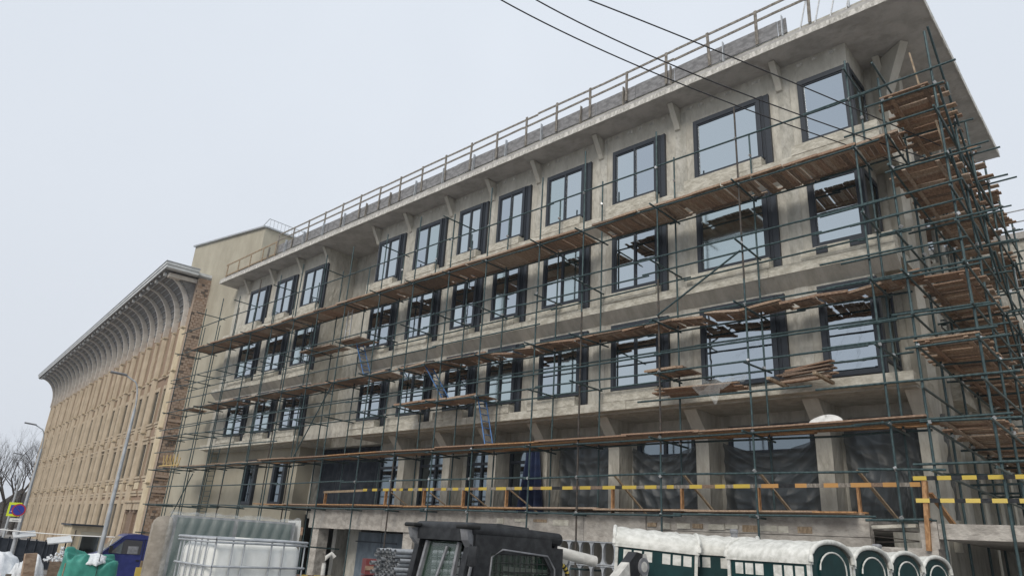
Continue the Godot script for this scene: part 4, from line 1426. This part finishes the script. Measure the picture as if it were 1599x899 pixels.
func build_foreground() -> void:
	# --- far left yard
	pile("long low mound of dark rubble carrying the snow heaps", 48, 15.0, 1.5, 1.45, 1.0, 320, .35)
	for e in [[3.0, 862.0, 13.5, .34, "rounded snow heap with grey scraps at the mound's road end"], [31.0, 879.0, 13.0, .13, "small square snow heap between two dark stub posts"], [55.0, 866.0, 13.3, .2, "tall white snow heap next to the brown upright board"]]:
		var c := at_dist(e[0], e[1], e[2])
		var sn := thing("snow_heap", e[4], "snow", Vector3(c.x, c.y - 1.0, c.z), face_turn(e[0]), "snow heaps on the mound")
		mi(sn, "snow", dome(e[3], 1.0, e[3] * 1.1, e[0], .06, .5), M.snow)
	var dc := thing("debris_crate", "brown crate heaped with crumpled white sheeting", "crate", at_dist(97, 876, 16.0) + Vector3(0, -1.2, 0), face_turn(97))
	bx(dc, "box", Vector3(-.2, 0, -.3), Vector3(.2, 1.2, .3), M.plank2)
	var cr0 := newst()
	var chunks := [chunk(), chunk(), chunk()]
	for k in 130:
		var t := rng.randf() * TAU
		var r := sqrt(rng.randf())
		var sc := rng.randf_range(.025, .07)
		cr0.append_from(chunks[k % 3], 0, Transform3D(Basis.from_euler(Vector3(rng.randf() * 6, rng.randf() * 6, rng.randf() * 6)).scaled_local(Vector3(sc, sc * .35, sc * 1.3)), Vector3(cos(t) * r * .3, 1.2 + (1 - r) * .3 * rng.randf(), sin(t) * r * .3)))
	var dsc := mi(dc, "crumpled_sheeting", cr0.commit(), M.snow)
	dsc.set_meta("kind", "stuff")
	var bd := thing("leaning_board", "wide brown board standing on end before the rubble", "board", gp(75, 12.8, -.5), face_turn(75, 20))
	mi(bd, "plank", CUBE, M.plank1, Transform3D(Basis(Vector3.BACK, .1).scaled_local(Vector3(.15, 2.0, .06)), Vector3(0, 1.0, 0)))
	mi(bd, "plank", CUBE, M.plank2, Transform3D(Basis(Vector3.BACK, -.1).scaled_local(Vector3(.05, 1.7, .05)), Vector3(.12, .85, -.06)))
	for e in [[20.0, "dark stub post beside the rounded snow heap"], [41.0, "dark stub post next to the tall snow heap"]]:
		var dp := thing("stub_post", e[1], "post", gp(e[0], 12.6, -.5), 0.0, "dark stub posts in the yard")
		mi(dp, "post", CUBE, M.old_wood, Transform3D(Basis(Vector3.BACK, .1).scaled_local(Vector3(.06, 1.75, .06)), Vector3(0, .85, 0)))
	var gt := thing("green_tarp", "crumpled green tarp over a heap with snow on top", "tarp", gp(157, 15.0, -.5), face_turn(157))
	var ft := func(u: float, v: float) -> Vector3:
		# cloth drawn over a box-like heap: flat sagging top, pleated flanks
		var t := -u * TAU
		var ct := cos(t)
		var stn := sin(t)
		var sq := 1.0 / pow(pow(absf(ct), 4.0) + pow(absf(stn), 4.0), .25)
		var pleat := absf(sin(t * 4.5 + 1.1 * sin(t * 2.0))) * .5 + absf(sin(t * 10.0 + v * 4.0)) * .3 + absf(sin(t * 17.0 - v * 6.0)) * .2
		var r := minf(v * 2.2, 1.0)
		var w := maxf(v - .45, 0.0) / .55
		var cre := absf(sin(v * 11.0 + t * 2.0)) * .6 + absf(sin(v * 7.0 - t * 5.0)) * .5
		var spread := 1.0 + w * (.35 + .3 * pleat) - .28 * pleat * w - .13 * cre * minf(w * 3.0, 1.0)
		var lift := .14 * exp(-pow((ct * r + .75) * 3.0, 2.0)) + .07 * sin(ct * r * 6.0 + stn * 3.0) - .09 * absf(sin(ct * r * 9.0 + stn * r * 5.0 + .6))
		var y := 1.92 - .05 * r * r + lift * r - w * (1.75 + .2 * pleat)
		return Vector3(ct * sq * r * .43 * spread, y, stn * sq * r * .42 * spread)
	mi(gt, "sheet", grid_mesh(150, 50, ft), M.tarp_green)
	mi(gt, "snow_cap", dome(.17, .08, .22, 5.0, .1), M.snow, Transform3D(Basis(Vector3.RIGHT, .35), Vector3(.05, 1.85, .25)))
	tube(gt, "stake", Vector3(-.38, 0, .5), Vector3(-.36, 1.8, .5), .01, M.timber)
	tube(gt, "cord", Vector3(.12, .4, .58), Vector3(.12, 1.98, .4), .006, M.cable)
	var hay := thing("straw_bundle", "small yellow straw bundle in front of the green tarp", "straw", gp(172, 12.0, -.45), 0.0)
	var hs := newst()
	for k in 90:
		var a := rng.randf() * TAU
		var r := rng.randf() * .13
		cone(hs, Vector3(cos(a) * r, .2, sin(a) * r), Vector3(cos(a) * r * 1.3 + rng.randf_range(-.05, .05), 1.62 + rng.randf_range(-.12, .05), sin(a) * r * 1.3), .008, .005, 3)
	mi(hay, "straw", hs.commit(), M.straw)
	# --- truck
	build_truck()
	# --- posts and hazard boards between truck and tank
	var hb := thing("hazard_barrier", "timber post barrier with yellow and dark striped boards beside the tank", "barrier", gp(252, 13.5, -.55), face_turn(252, 10))
	bx(hb, "post", Vector3(-.13, 0, -.04), Vector3(-.02, 1.95, .04), M.timber_orange)
	bx(hb, "post", Vector3(.55, 0, -.04), Vector3(.64, 1.7, .04), M.timber_orange)
	var x := -.95
	for k in 12:
		bx(hb, "stripe", Vector3(x, 1.4, .045), Vector3(x + .16, 1.55, .07), M.yellow_pale if k % 2 else M.plank2)
		x += .16
	x = -.25
	for k in 5:
		bx(hb, "stripe", Vector3(x, 1.74, .045), Vector3(x + .13, 1.88, .07), M.yellow_pale if k % 2 == 0 else M.timber)
		x += .13
	bx(hb, "notice", Vector3(.08, 1.72, .075), Vector3(.19, 1.92, .085), M.paper)
	bx(hb, "bracket", Vector3(-.2, 1.8, .045), Vector3(.02, 1.98, .06), M.timber)
	var hb2 := thing("striped_board", "striped yellow board on blocks between tank and terrace column", "barrier", gp(488, 14.0, 0), face_turn(488))
	x = -.42
	for k in 8:
		bx(hb2, "stripe", Vector3(x, 1.12, 0), Vector3(x + .11, 1.3, .03), M.yellow_pale if k % 2 else M.plank0)
		x += .11
	bx(hb2, "leg", Vector3(-.36, 0, -.05), Vector3(-.28, 1.12, 0), M.timber)
	bx(hb2, "leg", Vector3(.3, 0, -.05), Vector3(.38, 1.12, 0), M.timber)
	build_wrapped()
	build_tank()
	# --- things under the terrace
	var cr := thing("red_crates", "stack of dark red crates in the basement opening", "crate", gp(593, 19.0, 0), face_turn(593, 10))
	for k in 4:
		bx(cr, "crate", Vector3(-.32, k * .38, -.3), Vector3(.32 - .03 * k, k * .38 + .35, .3), M.red_paint)
		bx(cr, "slat", Vector3(-.33, k * .38 + .1, .3), Vector3(.33 - .03 * k, k * .38 + .2, .32), M.plank0)
	var pv := thing("site_pump", "small grey machine with bent pipe by the terrace column", "machine", gp(512, 18.0, 0), face_turn(512))
	bx(pv, "body", Vector3(-.3, 0, -.3), Vector3(.3, 1.0, .3), M.machine_grey)
	mi(pv, "pipe", path_tube([Vector3(0, 1, 0), Vector3(0, 1.35, 0), Vector3(.04, 1.5, 0), Vector3(.14, 1.58, 0), Vector3(.22, 1.5, 0)], .05, 10), M.machine_white)
	build_tubes()
	build_loader()
	build_toilets()

func build_truck() -> void:
	var t := thing("blue_truck", "dark blue flatbed truck facing the rubble with a canvas load", "truck", gp(239, 30.0, -.5), face_turn(239, 8))
	var W := 1.85
	var prof := PackedVector2Array([Vector2(0, .5), Vector2(0, 1.98), Vector2(-.06, 2.06), Vector2(-.3, 2.1), Vector2(-.72, 2.08), Vector2(-.86, 2.02), Vector2(-1.5, 1.38), Vector2(-2.25, 1.18), Vector2(-2.42, 1.0), Vector2(-2.45, .5)])
	mi(t, "cab", prism(prof, W), M.truck_blue, Transform3D(Basis.IDENTITY, Vector3(0, 0, -W / 2)))
	mi(t, "windshield", CUBE, M.car_glass, barxf(Vector3(-.9, 1.985, -W / 2), Vector3(-1.47, 1.42, -W / 2), W - .2, .03))
	var win := prism(PackedVector2Array([Vector2(-.22, 1.42), Vector2(-.22, 1.88), Vector2(-.78, 1.9), Vector2(-1.22, 1.44)]), .02)
	mi(t, "side_window", win, M.seat_dark, Transform3D(Basis.IDENTITY, Vector3(0, 0, .012)))
	var q := prism(PackedVector2Array([Vector2(-.84, 1.43), Vector2(-.84, 1.82), Vector2(-1.2, 1.45)]), .02)
	mi(t, "quarter_light", q, M.car_glass, Transform3D(Basis.IDENTITY, Vector3(0, 0, .024)))
	mi(t, "driver_seat", rbox(.34, .26, .02, .009), M.machine_grey, Transform3D(Basis.IDENTITY, Vector3(-.48, 1.56, .02)))
	var d := mi(t, "door", prism(PackedVector2Array([Vector2(-.15, .6), Vector2(-.15, 1.4), Vector2(-1.3, 1.4), Vector2(-1.35, .6)]), .02), M.truck_blue, Transform3D(Basis.IDENTITY, Vector3(0, 0, .01)))
	bx(d, "handle", Vector3(-.32, 1.2, .01), Vector3(-.2, 1.24, .03), M.rubber)
	bar(t, "pillar", Vector3(-.86, 2.0, .012), Vector3(-1.48, 1.4, .012), .06, .02, M.truck_blue)
	bx(t, "sill_trim", Vector3(-1.36, .56, .0), Vector3(-.1, .62, .03), M.rubber)
	bx(t, "door_gap", Vector3(-.155, .6, .0), Vector3(-.14, 1.95, .022), M.rubber)
	bx(t, "mirror", Vector3(-1.25, 1.45, .05), Vector3(-1.14, 1.68, .2), M.rubber)
	bx(t, "gutter", Vector3(-.85, 1.93, 0), Vector3(0, 1.97, .03), M.truck_blue)
	for x in [-1.75, 1.9]:
		var wz := sub(t, "wheel", Vector3(x, .38, -.12))
		cyl(wz, "tyre", Vector3(0, 0, -.12), Vector3(0, 0, .12), .36, M.rubber)
		cyl(wz, "rim", Vector3(0, 0, .1), Vector3(0, 0, .13), .2, M.machine_grey)
	bx(t, "bed", Vector3(.1, .7, -W), Vector3(3.0, .95, 0), M.machine_black)
	var fn := func(u: float, v: float) -> Vector3:
		var x := .08 + u * 2.9
		var a := v * PI
		var top := 2.0 - .12 * sin(u * PI * 1.6) + .04 * sin(u * 17.0)
		return Vector3(x + .04 * sin(v * 13.0), .9 + (top - .9) * pow(sin(a), .35) + .03 * sin(u * 21.0 + v * 8.0), -W / 2 + cos(a) * (W / 2 + .05 + .05 * sin(u * 19.0)))
	mi(t, "canvas_load", grid_mesh(40, 18, fn), M.canvas)

func build_wrapped() -> void:
	var t := thing("wrapped_load", "plastic-wrapped load with greenish glass panels standing behind the tank", "load", gp(362, 12.6, -.2), face_turn(362, 6))
	bx(t, "pallet", Vector3(-.98, 0, -.6), Vector3(.92, .14, .6), M.timber)
	bx(t, "body", Vector3(-.9, .14, -.5), Vector3(.88, 2.34, .5), M.machine_grey)
	for k in 2:
		bx(t, "glass_panel", Vector3(-.84 + k * .86, .4, .5), Vector3(-.04 + k * .86, 2.31, .53), M.cab_dark)
	mi(t, "padding", rbox(.32, 2.3, 1.1, .14), M.canvas, Transform3D(Basis.IDENTITY, Vector3(-1.0, 1.17, 0)))
	var fn := func(u: float, v: float) -> Vector3:
		var x := lerpf(-.95, .95, u)
		var y := 0.0
		var z := 0.0
		if v < .35:
			z = lerpf(-.55, .56, v / .35)
			y = 2.36 + .05 * absf(sin(u * 9.0 + v * 7.0)) * absf(sin(u * 31.0 + v * 17.0)) + .008 * sin(u * 41.0)
		else:
			var w := (v - .35) / .65
			y = 2.38 - w * 1.7
			z = .58 + .09 * absf(sin(u * 13.0 + w * 9.0 * (u - .4))) * w * 1.6 + .04 * absf(sin(u * 39.0 + w * 7.0)) + .1 * w * sin(u * 6.0)
		return Vector3(x, y, z)
	mi(t, "film", grid_mesh(90, 26, fn), M.film)
	var fe := func(u: float, v: float) -> Vector3:
		return Vector3(.93 + .09 * sin(v * 9.0 + u * 7.0) * v, 2.38 - v * 1.5, lerpf(-.5, .62, u) + .05 * sin(v * 14.0))
	mi(t, "film_end", grid_mesh(20, 20, fe), M.white_cover)
	var rp := thing("red_prop", "rusty red steel prop with a flat head beside the wrapped load", "prop", gp(459, 15.5, 0), face_turn(459))
	bx(rp, "post", Vector3(-.07, 0, -.07), Vector3(.07, 1.95, .07), M.plank4)
	bx(rp, "head", Vector3(-.16, 1.95, -.12), Vector3(.16, 2.1, .12), M.plank4)

func build_tank() -> void:
	var turn := face_turn(337, 24)
	var a := gp(337, 9.0, 0)
	var bz := Basis(Vector3.UP, turn)
	# the near vertical edge of the tank is the front left corner
	var c := a + bz * Vector3(.6, 0, -.5)
	for k in 5:
		var p := thing("wooden_pallet", ["bottom", "second", "third", "fourth", "top"][k] + " wooden pallet of the stack under the white tank", "pallet", c + Vector3(0, k * .145, 0), turn, "pallets under the tank")
		for q in 5:
			bx(p, "slat", Vector3(-.6, .118, -.5 + q * .225), Vector3(.6, .14, -.4 + q * .225), M.timber)
		for q in 3:
			bx(p, "bearer", Vector3(-.6 + q * .53, .003, -.5), Vector3(-.46 + q * .53, .117, .5), M.timber)
	var t := thing("liquid_tank", "white plastic liquid tank in a galvanised tube cage", "tank", c + Vector3(0, .73, 0), turn)
	mi(t, "bottle", rbox(1.13, 1.02, .93, .13, 5), M.tank, Transform3D(Basis.IDENTITY, Vector3(0, .62, 0)))
	cyl(t, "cap", Vector3(0, 1.12, 0), Vector3(0, 1.17, 0), .11, M.tank)
	bx(t, "pallet", Vector3(-.6, 0, -.5), Vector3(.6, .1, .5), M.galv)
	for y in [.14, .4, .64, .86, 1.15]:
		var r := .012 if y < 1.1 else .016
		var pts := []
		for e in [[-.57, .5], [.57, .5], [.6, .47], [.6, -.47], [.57, -.5], [-.57, -.5], [-.6, -.47], [-.6, .47], [-.57, .5]]:
			pts.append(Vector3(e[0], y, e[1]))
		mi(t, "cage_rail", path_tube(pts, r, 8), M.galv)
		if y > 1.1:
			var pts2 := []
			for p in pts:
				pts2.append(p + Vector3(0, -.035, 0))
			mi(t, "cage_rail", path_tube(pts2, .012, 8), M.galv)
	for x in [-.56, -.36, -.22, .12, .28, .56]:
		tube(t, "cage_bar", Vector3(x, .1, .488), Vector3(x, 1.15, .488), .010, M.galv)
		tube(t, "cage_bar", Vector3(x, .1, -.488), Vector3(x, 1.15, -.488), .010, M.galv)
	for z in [-.32, -.16, 0.0, .16, .32]:
		tube(t, "cage_bar", Vector3(-.588, .1, z), Vector3(-.588, 1.15, z), .010, M.galv)
		tube(t, "cage_bar", Vector3(.588, .1, z), Vector3(.588, 1.15, z), .010, M.galv)
	bx(t, "label_plate", Vector3(-.14, .5, .49), Vector3(.1, .72, .495), M.paper)
	var m := TorusMesh.new()
	m.inner_radius = .035
	m.outer_radius = .045
	m.rings = 24
	m.ring_segments = 6
	mi(t, "emblem_ring", m, M.black, Transform3D(Basis(Vector3.RIGHT, PI / 2).scaled_local(Vector3(1, .3, 1)), Vector3(-.02, .62, .497)))
	for k in 2:
		mi(t, "emblem_stroke", CUBE, M.black, Transform3D(Basis(Vector3.BACK, .6 - k * 1.1).scaled_local(Vector3(.05, .012, .004)), Vector3(-.02, .635 - k * .03, .498)))

func build_tubes() -> void:
	var t := thing("tube_bundle", "bundle of galvanised tubes with open ends racked beside the loader", "tubes", gp(636, 12.5, 0), face_turn(636, 40))
	for r in 14:
		for k in 9:
			var y := .95 + r * .066
			var z := -.3 + k * .068 + (.034 if r % 2 else 0.0)
			var x0 := -.42 + rng.randf_range(-.06, .06)
			mi(t, "tube", CYLO, M.galv, tubexf(Vector3(x0, y, z), Vector3(x0 + 1.5, y + rng.randf_range(-.02, .02), z), .031))
	for x in [-.1, .8]:
		for z in [-.36, .38]:
			bx(t, "rack_post", Vector3(x, 0, z - .03), Vector3(x + .06, 1.85, z + .03), M.zinc)
		bx(t, "rack_beam", Vector3(x, .84, -.36), Vector3(x + .06, .9, .38), M.zinc)

func build_loader() -> void:
	var t := thing("skid_loader", "black cabbed skid loader with mesh side window and pale lift arms", "loader", gp(762, 9.6, 0), face_turn(762, 43))
	var L := .78
	var W := .55
	# cab: front is -x, the visible side is +z
	var st := newst()
	mi(t, "roof", rbox(1.62, .16, 1.16, .07, 4), M.machine_black, Transform3D(Basis(Vector3.BACK, -.03), Vector3(.02, 2.13, 0)))
	bx(t, "rear_wall", Vector3(.72, 1.0, -.5), Vector3(.78, 2.08, .5), M.machine_black)
	# side: rounded frame round a window opening
	for s in [1.0, -1.0]:
		var side := sub(t, "side_frame")
		var outer := [Vector2(-.74, 1.0), Vector2(.8, 1.0), Vector2(.8, 1.85), Vector2(.74, 2.02), Vector2(.6, 2.1), Vector2(-.62, 2.1), Vector2(-.72, 2.02)]
		for e in [[-.74, .9, -.48, 2.1], [.58, .9, .8, 2.0], [-.48, 1.9, .58, 2.1], [-.48, .9, .58, 1.08]]:
			var a := Vector3(e[0], e[1], s * W - .03)
			var b := Vector3(e[2], e[3], s * W + .03)
			bx(side, "member", a, b, M.machine_black)
		mi(side, "corner", prism(PackedVector2Array([Vector2(.58, 1.9), Vector2(.58, 1.72), Vector2(.42, 1.9)]), .06), M.machine_black, Transform3D(Basis.IDENTITY, Vector3(0, 0, s * W)))
		mi(side, "seam", path_tube([Vector3(-.5, 1.5, s * (W + .035)), Vector3(-.47, 1.86, s * (W + .035)), Vector3(-.3, 1.95, s * (W + .035)), Vector3(.5, 1.9, s * (W + .035)), Vector3(.64, 1.75, s * (W + .035)), Vector3(.68, 1.0, s * (W + .035))], .012, 6), M.machine_grey)
		var g := sub(t, "mesh_guard")
		for k in 11:
			var x := -.46 + k * .1
			tube(g, "wire", Vector3(x, 1.08, s * (W + .01)), Vector3(x, 1.9, s * (W + .01)), .006, M.black)
		for k in 9:
			var y := 1.1 + k * .1
			tube(g, "wire", Vector3(-.48, y, s * (W + .012)), Vector3(.58, y, s * (W + .012)), .006, M.black)
		bx(t, "side_pane", Vector3(-.48, 1.08, s * W - .012), Vector3(.58, 1.9, s * W - .006), M.cab_glass)
	# front: slanted pillars, door glass, wiper
	for s in [1.0, -1.0]:
		bar(t, "pillar", Vector3(-.95, .9, s * .46), Vector3(-.7, 2.08, s * .48), .09, .1, M.machine_black)
		bar(t, "door_frame", Vector3(-.97, .9, s * .34), Vector3(-.74, 2.0, s * .3), .04, .05, M.machine_grey)
	bar(t, "windscreen", Vector3(-.93, .95, 0), Vector3(-.72, 2.0, 0), .66, .012, M.cab_glass)
	bar(t, "wiper", Vector3(-.86, 1.35, -.05), Vector3(-.76, 1.95, .1), .03, .02, M.machine_grey)
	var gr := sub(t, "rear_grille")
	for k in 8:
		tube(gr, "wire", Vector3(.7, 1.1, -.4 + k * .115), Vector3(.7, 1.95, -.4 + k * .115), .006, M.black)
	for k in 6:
		bx(gr, "bright_slat", Vector3(.69, 1.12 + k * .11, -.42), Vector3(.715, 1.18 + k * .11, .42), M.machine_white)  # white slats paint in the bright reflection through the rear window grille
	# work lights on the front roof corners
	for s in [1.0, -1.0]:
		var wl := sub(t, "work_light")
		mi(wl, "housing", prism(PackedVector2Array([Vector2(-.09, .02), Vector2(.06, .02), Vector2(.07, -.08), Vector2(.1, -.2), Vector2(.07, -.22), Vector2(-.05, -.1)]), .1), M.machine_grey, Transform3D(Basis(Vector3.UP, .2 * s), Vector3(-.8, 2.13, s * .5)))
		mi(wl, "bracket", rbox(.24, .05, .2, .02), M.black, Transform3D(Basis.IDENTITY, Vector3(-.8, 2.18, s * .5)))
	bar(t, "grab_handle", Vector3(-.86, 1.2, .53), Vector3(-.76, 1.75, .55), .025, .025, M.machine_grey)
	bx(t, "warning_decal", Vector3(.5, 1.14, .582), Vector3(.56, 1.24, .585), M.paper)
	mi(t, "rear_lamp", rbox(.07, .12, .12, .03), M.sign_red, Transform3D(Basis.IDENTITY, Vector3(.83, 1.86, .42)))
	mi(t, "beacon", rbox(.09, .06, .09, .025), M.orange_paint, Transform3D(Basis.IDENTITY, Vector3(.6, 2.23, -.3)))
	mi(t, "roof_hatch", rbox(.6, .05, .7, .022), M.machine_black, Transform3D(Basis(Vector3.BACK, -.03), Vector3(.1, 2.215, 0)))
	mi(t, "mirror", rbox(.04, .22, .14, .018), M.machine_black, Transform3D(Basis.IDENTITY, Vector3(-.86, 1.86, .68)))
	bar(t, "mirror_arm", Vector3(-.8, 1.98, .56), Vector3(-.86, 1.92, .68), .02, .02, M.machine_black)
	bx(t, "visor", Vector3(-.82, 2.02, -.42), Vector3(-.74, 2.15, .42), M.machine_black)
	# seat and body
	mi(t, "seat", rbox(.2, .7, .5, .08), M.machine_black, Transform3D(Basis.IDENTITY, Vector3(.3, 1.25, 0)))
	bx(t, "body", Vector3(-.7, .3, -.62), Vector3(1.5, .98, .62), M.machine_black)
	bx(t, "engine_cover", Vector3(.85, .98, -.5), Vector3(1.55, 1.35, .5), M.machine_white)
	for x in [-.45, .95]:
		for s in [-1.0, 1.0]:
			var w := sub(t, "wheel", Vector3(x, .4, s * .75))
			cyl(w, "tyre", Vector3(0, 0, -.13), Vector3(0, 0, .13), .4, M.rubber)
			cyl(w, "rim", Vector3(0, 0, -.14), Vector3(0, 0, .14), .2, M.machine_white)
	# lift arms
	for s in [1.0, -1.0]:
		var arm := sub(t, "lift_arm", Vector3(.38, 0, 0))
		mi(arm, "beam", prism(PackedVector2Array([Vector2(.75, 1.18), Vector2(.95, 1.45), Vector2(1.72, 2.0), Vector2(1.95, 2.0), Vector2(2.02, 1.84), Vector2(1.9, 1.45), Vector2(1.6, 1.15)]), .14), M.machine_white, Transform3D(Basis.IDENTITY, Vector3(0, 0, s * .74)))
		cyl(arm, "pivot", Vector3(1.86, 1.83, s * .74 - .1), Vector3(1.86, 1.83, s * .74 + .1), .12, M.machine_grey)
		cyl(arm, "pivot_bore", Vector3(1.86, 1.83, s * .74 - .105), Vector3(1.86, 1.83, s * .74 + .105), .07, M.machine_white)
		mi(arm, "joint_plate", prism(PackedVector2Array([Vector2(1.55, 1.88), Vector2(1.72, 2.02), Vector2(1.86, 2.0), Vector2(1.74, 1.55), Vector2(1.6, 1.5)]), .15), M.machine_black, Transform3D(Basis.IDENTITY, Vector3(0, 0, s * .742)))
	cyl(t, "lift_cylinder", Vector3(.95, 2.0, .05), Vector3(1.75, 1.86, .35), .075, M.machine_white)
	var hp := []
	for k in 11:
		var a := PI * k / 10.0
		hp.append(Vector3(.82 + .17 * sin(a), 1.66 + .15 * cos(a), .5))
	mi(t, "hydraulic_hose", path_tube(hp, .028, 8), M.yellow)
	for k in 8:
		var a := PI * (k + .5) / 8.0
		var c := Vector3(.82 + .17 * sin(a), 1.66 + .15 * cos(a), .5)
		cyl(t, "hose_band", c - Vector3(cos(a), -sin(a), 0) * .012, c + Vector3(cos(a), -sin(a), 0) * .012, .031, M.black)

func toilet(label: String, at: Vector3, turn: float, pipe: bool) -> void:
	# roof arch spans z, its axis runs along x; the door is on +x
	var t := thing("portable_toilet", label, "toilet", at, turn, "portable toilets in the yard")
	var LX := .57
	var LZ := .55
	bx(t, "base", Vector3(-LX, 0, -LZ), Vector3(LX, .12, LZ), M.machine_black)
	for s in [1.0, -1.0]:
		var w := sub(t, "side_wall")
		bx(w, "panel", Vector3(-LX + .03, .12, s * LZ - .02), Vector3(LX - .03, 2.02, s * LZ + .02), M.toilet_green)
		bx(w, "rib", Vector3(-LX + .1, 1.62, s * LZ - .03), Vector3(-.04, 1.66, s * LZ + .03), M.toilet_green)
		bx(w, "rib", Vector3(.04, 1.62, s * LZ - .03), Vector3(LX - .1, 1.66, s * LZ + .03), M.toilet_green)
		bx(w, "rib", Vector3(-.02, .2, s * LZ - .03), Vector3(.02, 1.78, s * LZ + .03), M.toilet_green)
		for k in 6:
			var x := -.47 + k * .15 + (.11 if k > 2 else 0.0)
			bx(t, "vent", Vector3(x, 1.83, s * LZ - .026), Vector3(x + .115, 1.97, s * LZ + .026), M.toilet_roof)
		for sx in [1.0, -1.0]:
			bx(t, "corner_post", Vector3(sx * LX - .022, .12, s * LZ - .026), Vector3(sx * LX + .022, 2.02, s * LZ + .03), M.toilet_roof)
		bx(t, "eave_trim", Vector3(-LX - .04, 2.0, s * LZ - .03), Vector3(LX + .04, 2.05, s * (LZ + .03) + .015), M.toilet_roof)
	var arch := PackedVector2Array()
	for k in 15:
		var a := PI * k / 14.0
		arch.append(Vector2(.52 * cos(a), 2.02 + .23 * sin(a)))
	arch.append(Vector2(-.52, .12))
	arch.append(Vector2(.52, .12))
	var ax := Basis(Vector3(0, 0, 1), Vector3(0, 1, 0), Vector3(-1, 0, 0))
	for s in [1.0, -1.0]:
		mi(t, "end_wall", prism(arch, .04), M.toilet_green, Transform3D(ax, Vector3(s * LX, 0, 0)))
	var door := PackedVector2Array()
	for k in 13:
		var a := PI * k / 12.0
		door.append(Vector2(.36 * cos(a), 1.94 + .22 * sin(a)))
	door.append(Vector2(-.36, .16))
	door.append(Vector2(.36, .16))
	var d := mi(t, "door", prism(door, .03), M.toilet_green, Transform3D(ax, Vector3(LX + .03, 0, 0)))
	var rim := []
	for p in door:
		rim.append(Vector3(0, p.y, p.x))
	mi(d, "door_trim", path_tube(rim, .012, 6), M.toilet_roof, Transform3D(ax.inverse(), Vector3(0, 0, -.015)))
	var fn := func(u: float, v: float) -> Vector3:
		var a := v * PI
		var hump := absf(sin(u * PI * 5.0))
		var k := 1.0 + .075 * hump * sin(a)
		return Vector3(lerpf(-LX - .05, LX + .05, u), 2.03 + .25 * k * pow(sin(a), .75), cos(a) * (LZ + .045))
	mi(t, "roof", grid_mesh(60, 28, fn), M.toilet_roof)
	for s in [1.0, -1.0]:
		var rimp := []
		for k in 19:
			var a := PI * k / 18.0
			rimp.append(Vector3(s * (LX + .04), 2.03 + .26 * pow(sin(a), .75), cos(a) * (LZ + .03)))
		mi(t, "roof_rim", path_tube(rimp, .032, 8), M.toilet_roof)
	if pipe:
		cyl(t, "vent_pipe", Vector3(.28, 2.2, .2), Vector3(.28, 2.36, .2), .05, M.machine_grey)
		mi(t, "vent_cap", rbox(.12, .07, .12, .025), M.machine_grey, Transform3D(Basis.IDENTITY, Vector3(.28, 2.36, .2)))

func build_toilets() -> void:
	# corner of the nearest front row unit stands on column 1266
	var turn := face_turn(1266, -27)
	var bz := Basis(Vector3.UP, turn)
	var corner := gp(1266, 10.2, 0)
	var names := ["portable toilet at the head of the side-by-side row", "second portable toilet of the side-by-side row", "third portable toilet of the side-by-side row", "last portable toilet of the side-by-side row with a blue door"]
	for k in 4:
		toilet(names[k], corner + bz * Vector3(-.6, 0, -.58 - k * 1.2) + Vector3(0, -.02 * k, 0), turn, k == 2)
	toilet("portable toilet squeezed between two others with a vent pipe", gp(1120, 12.0, 0.04), face_turn(1120, -4), true)
	toilet("tilted portable toilet beside the loader's lift arm", gp(1012, 11.7, 0.06), face_turn(1012, 2), false)
	get_node("portable_toilet_005").rotate_object_local(Vector3.BACK, -.05)
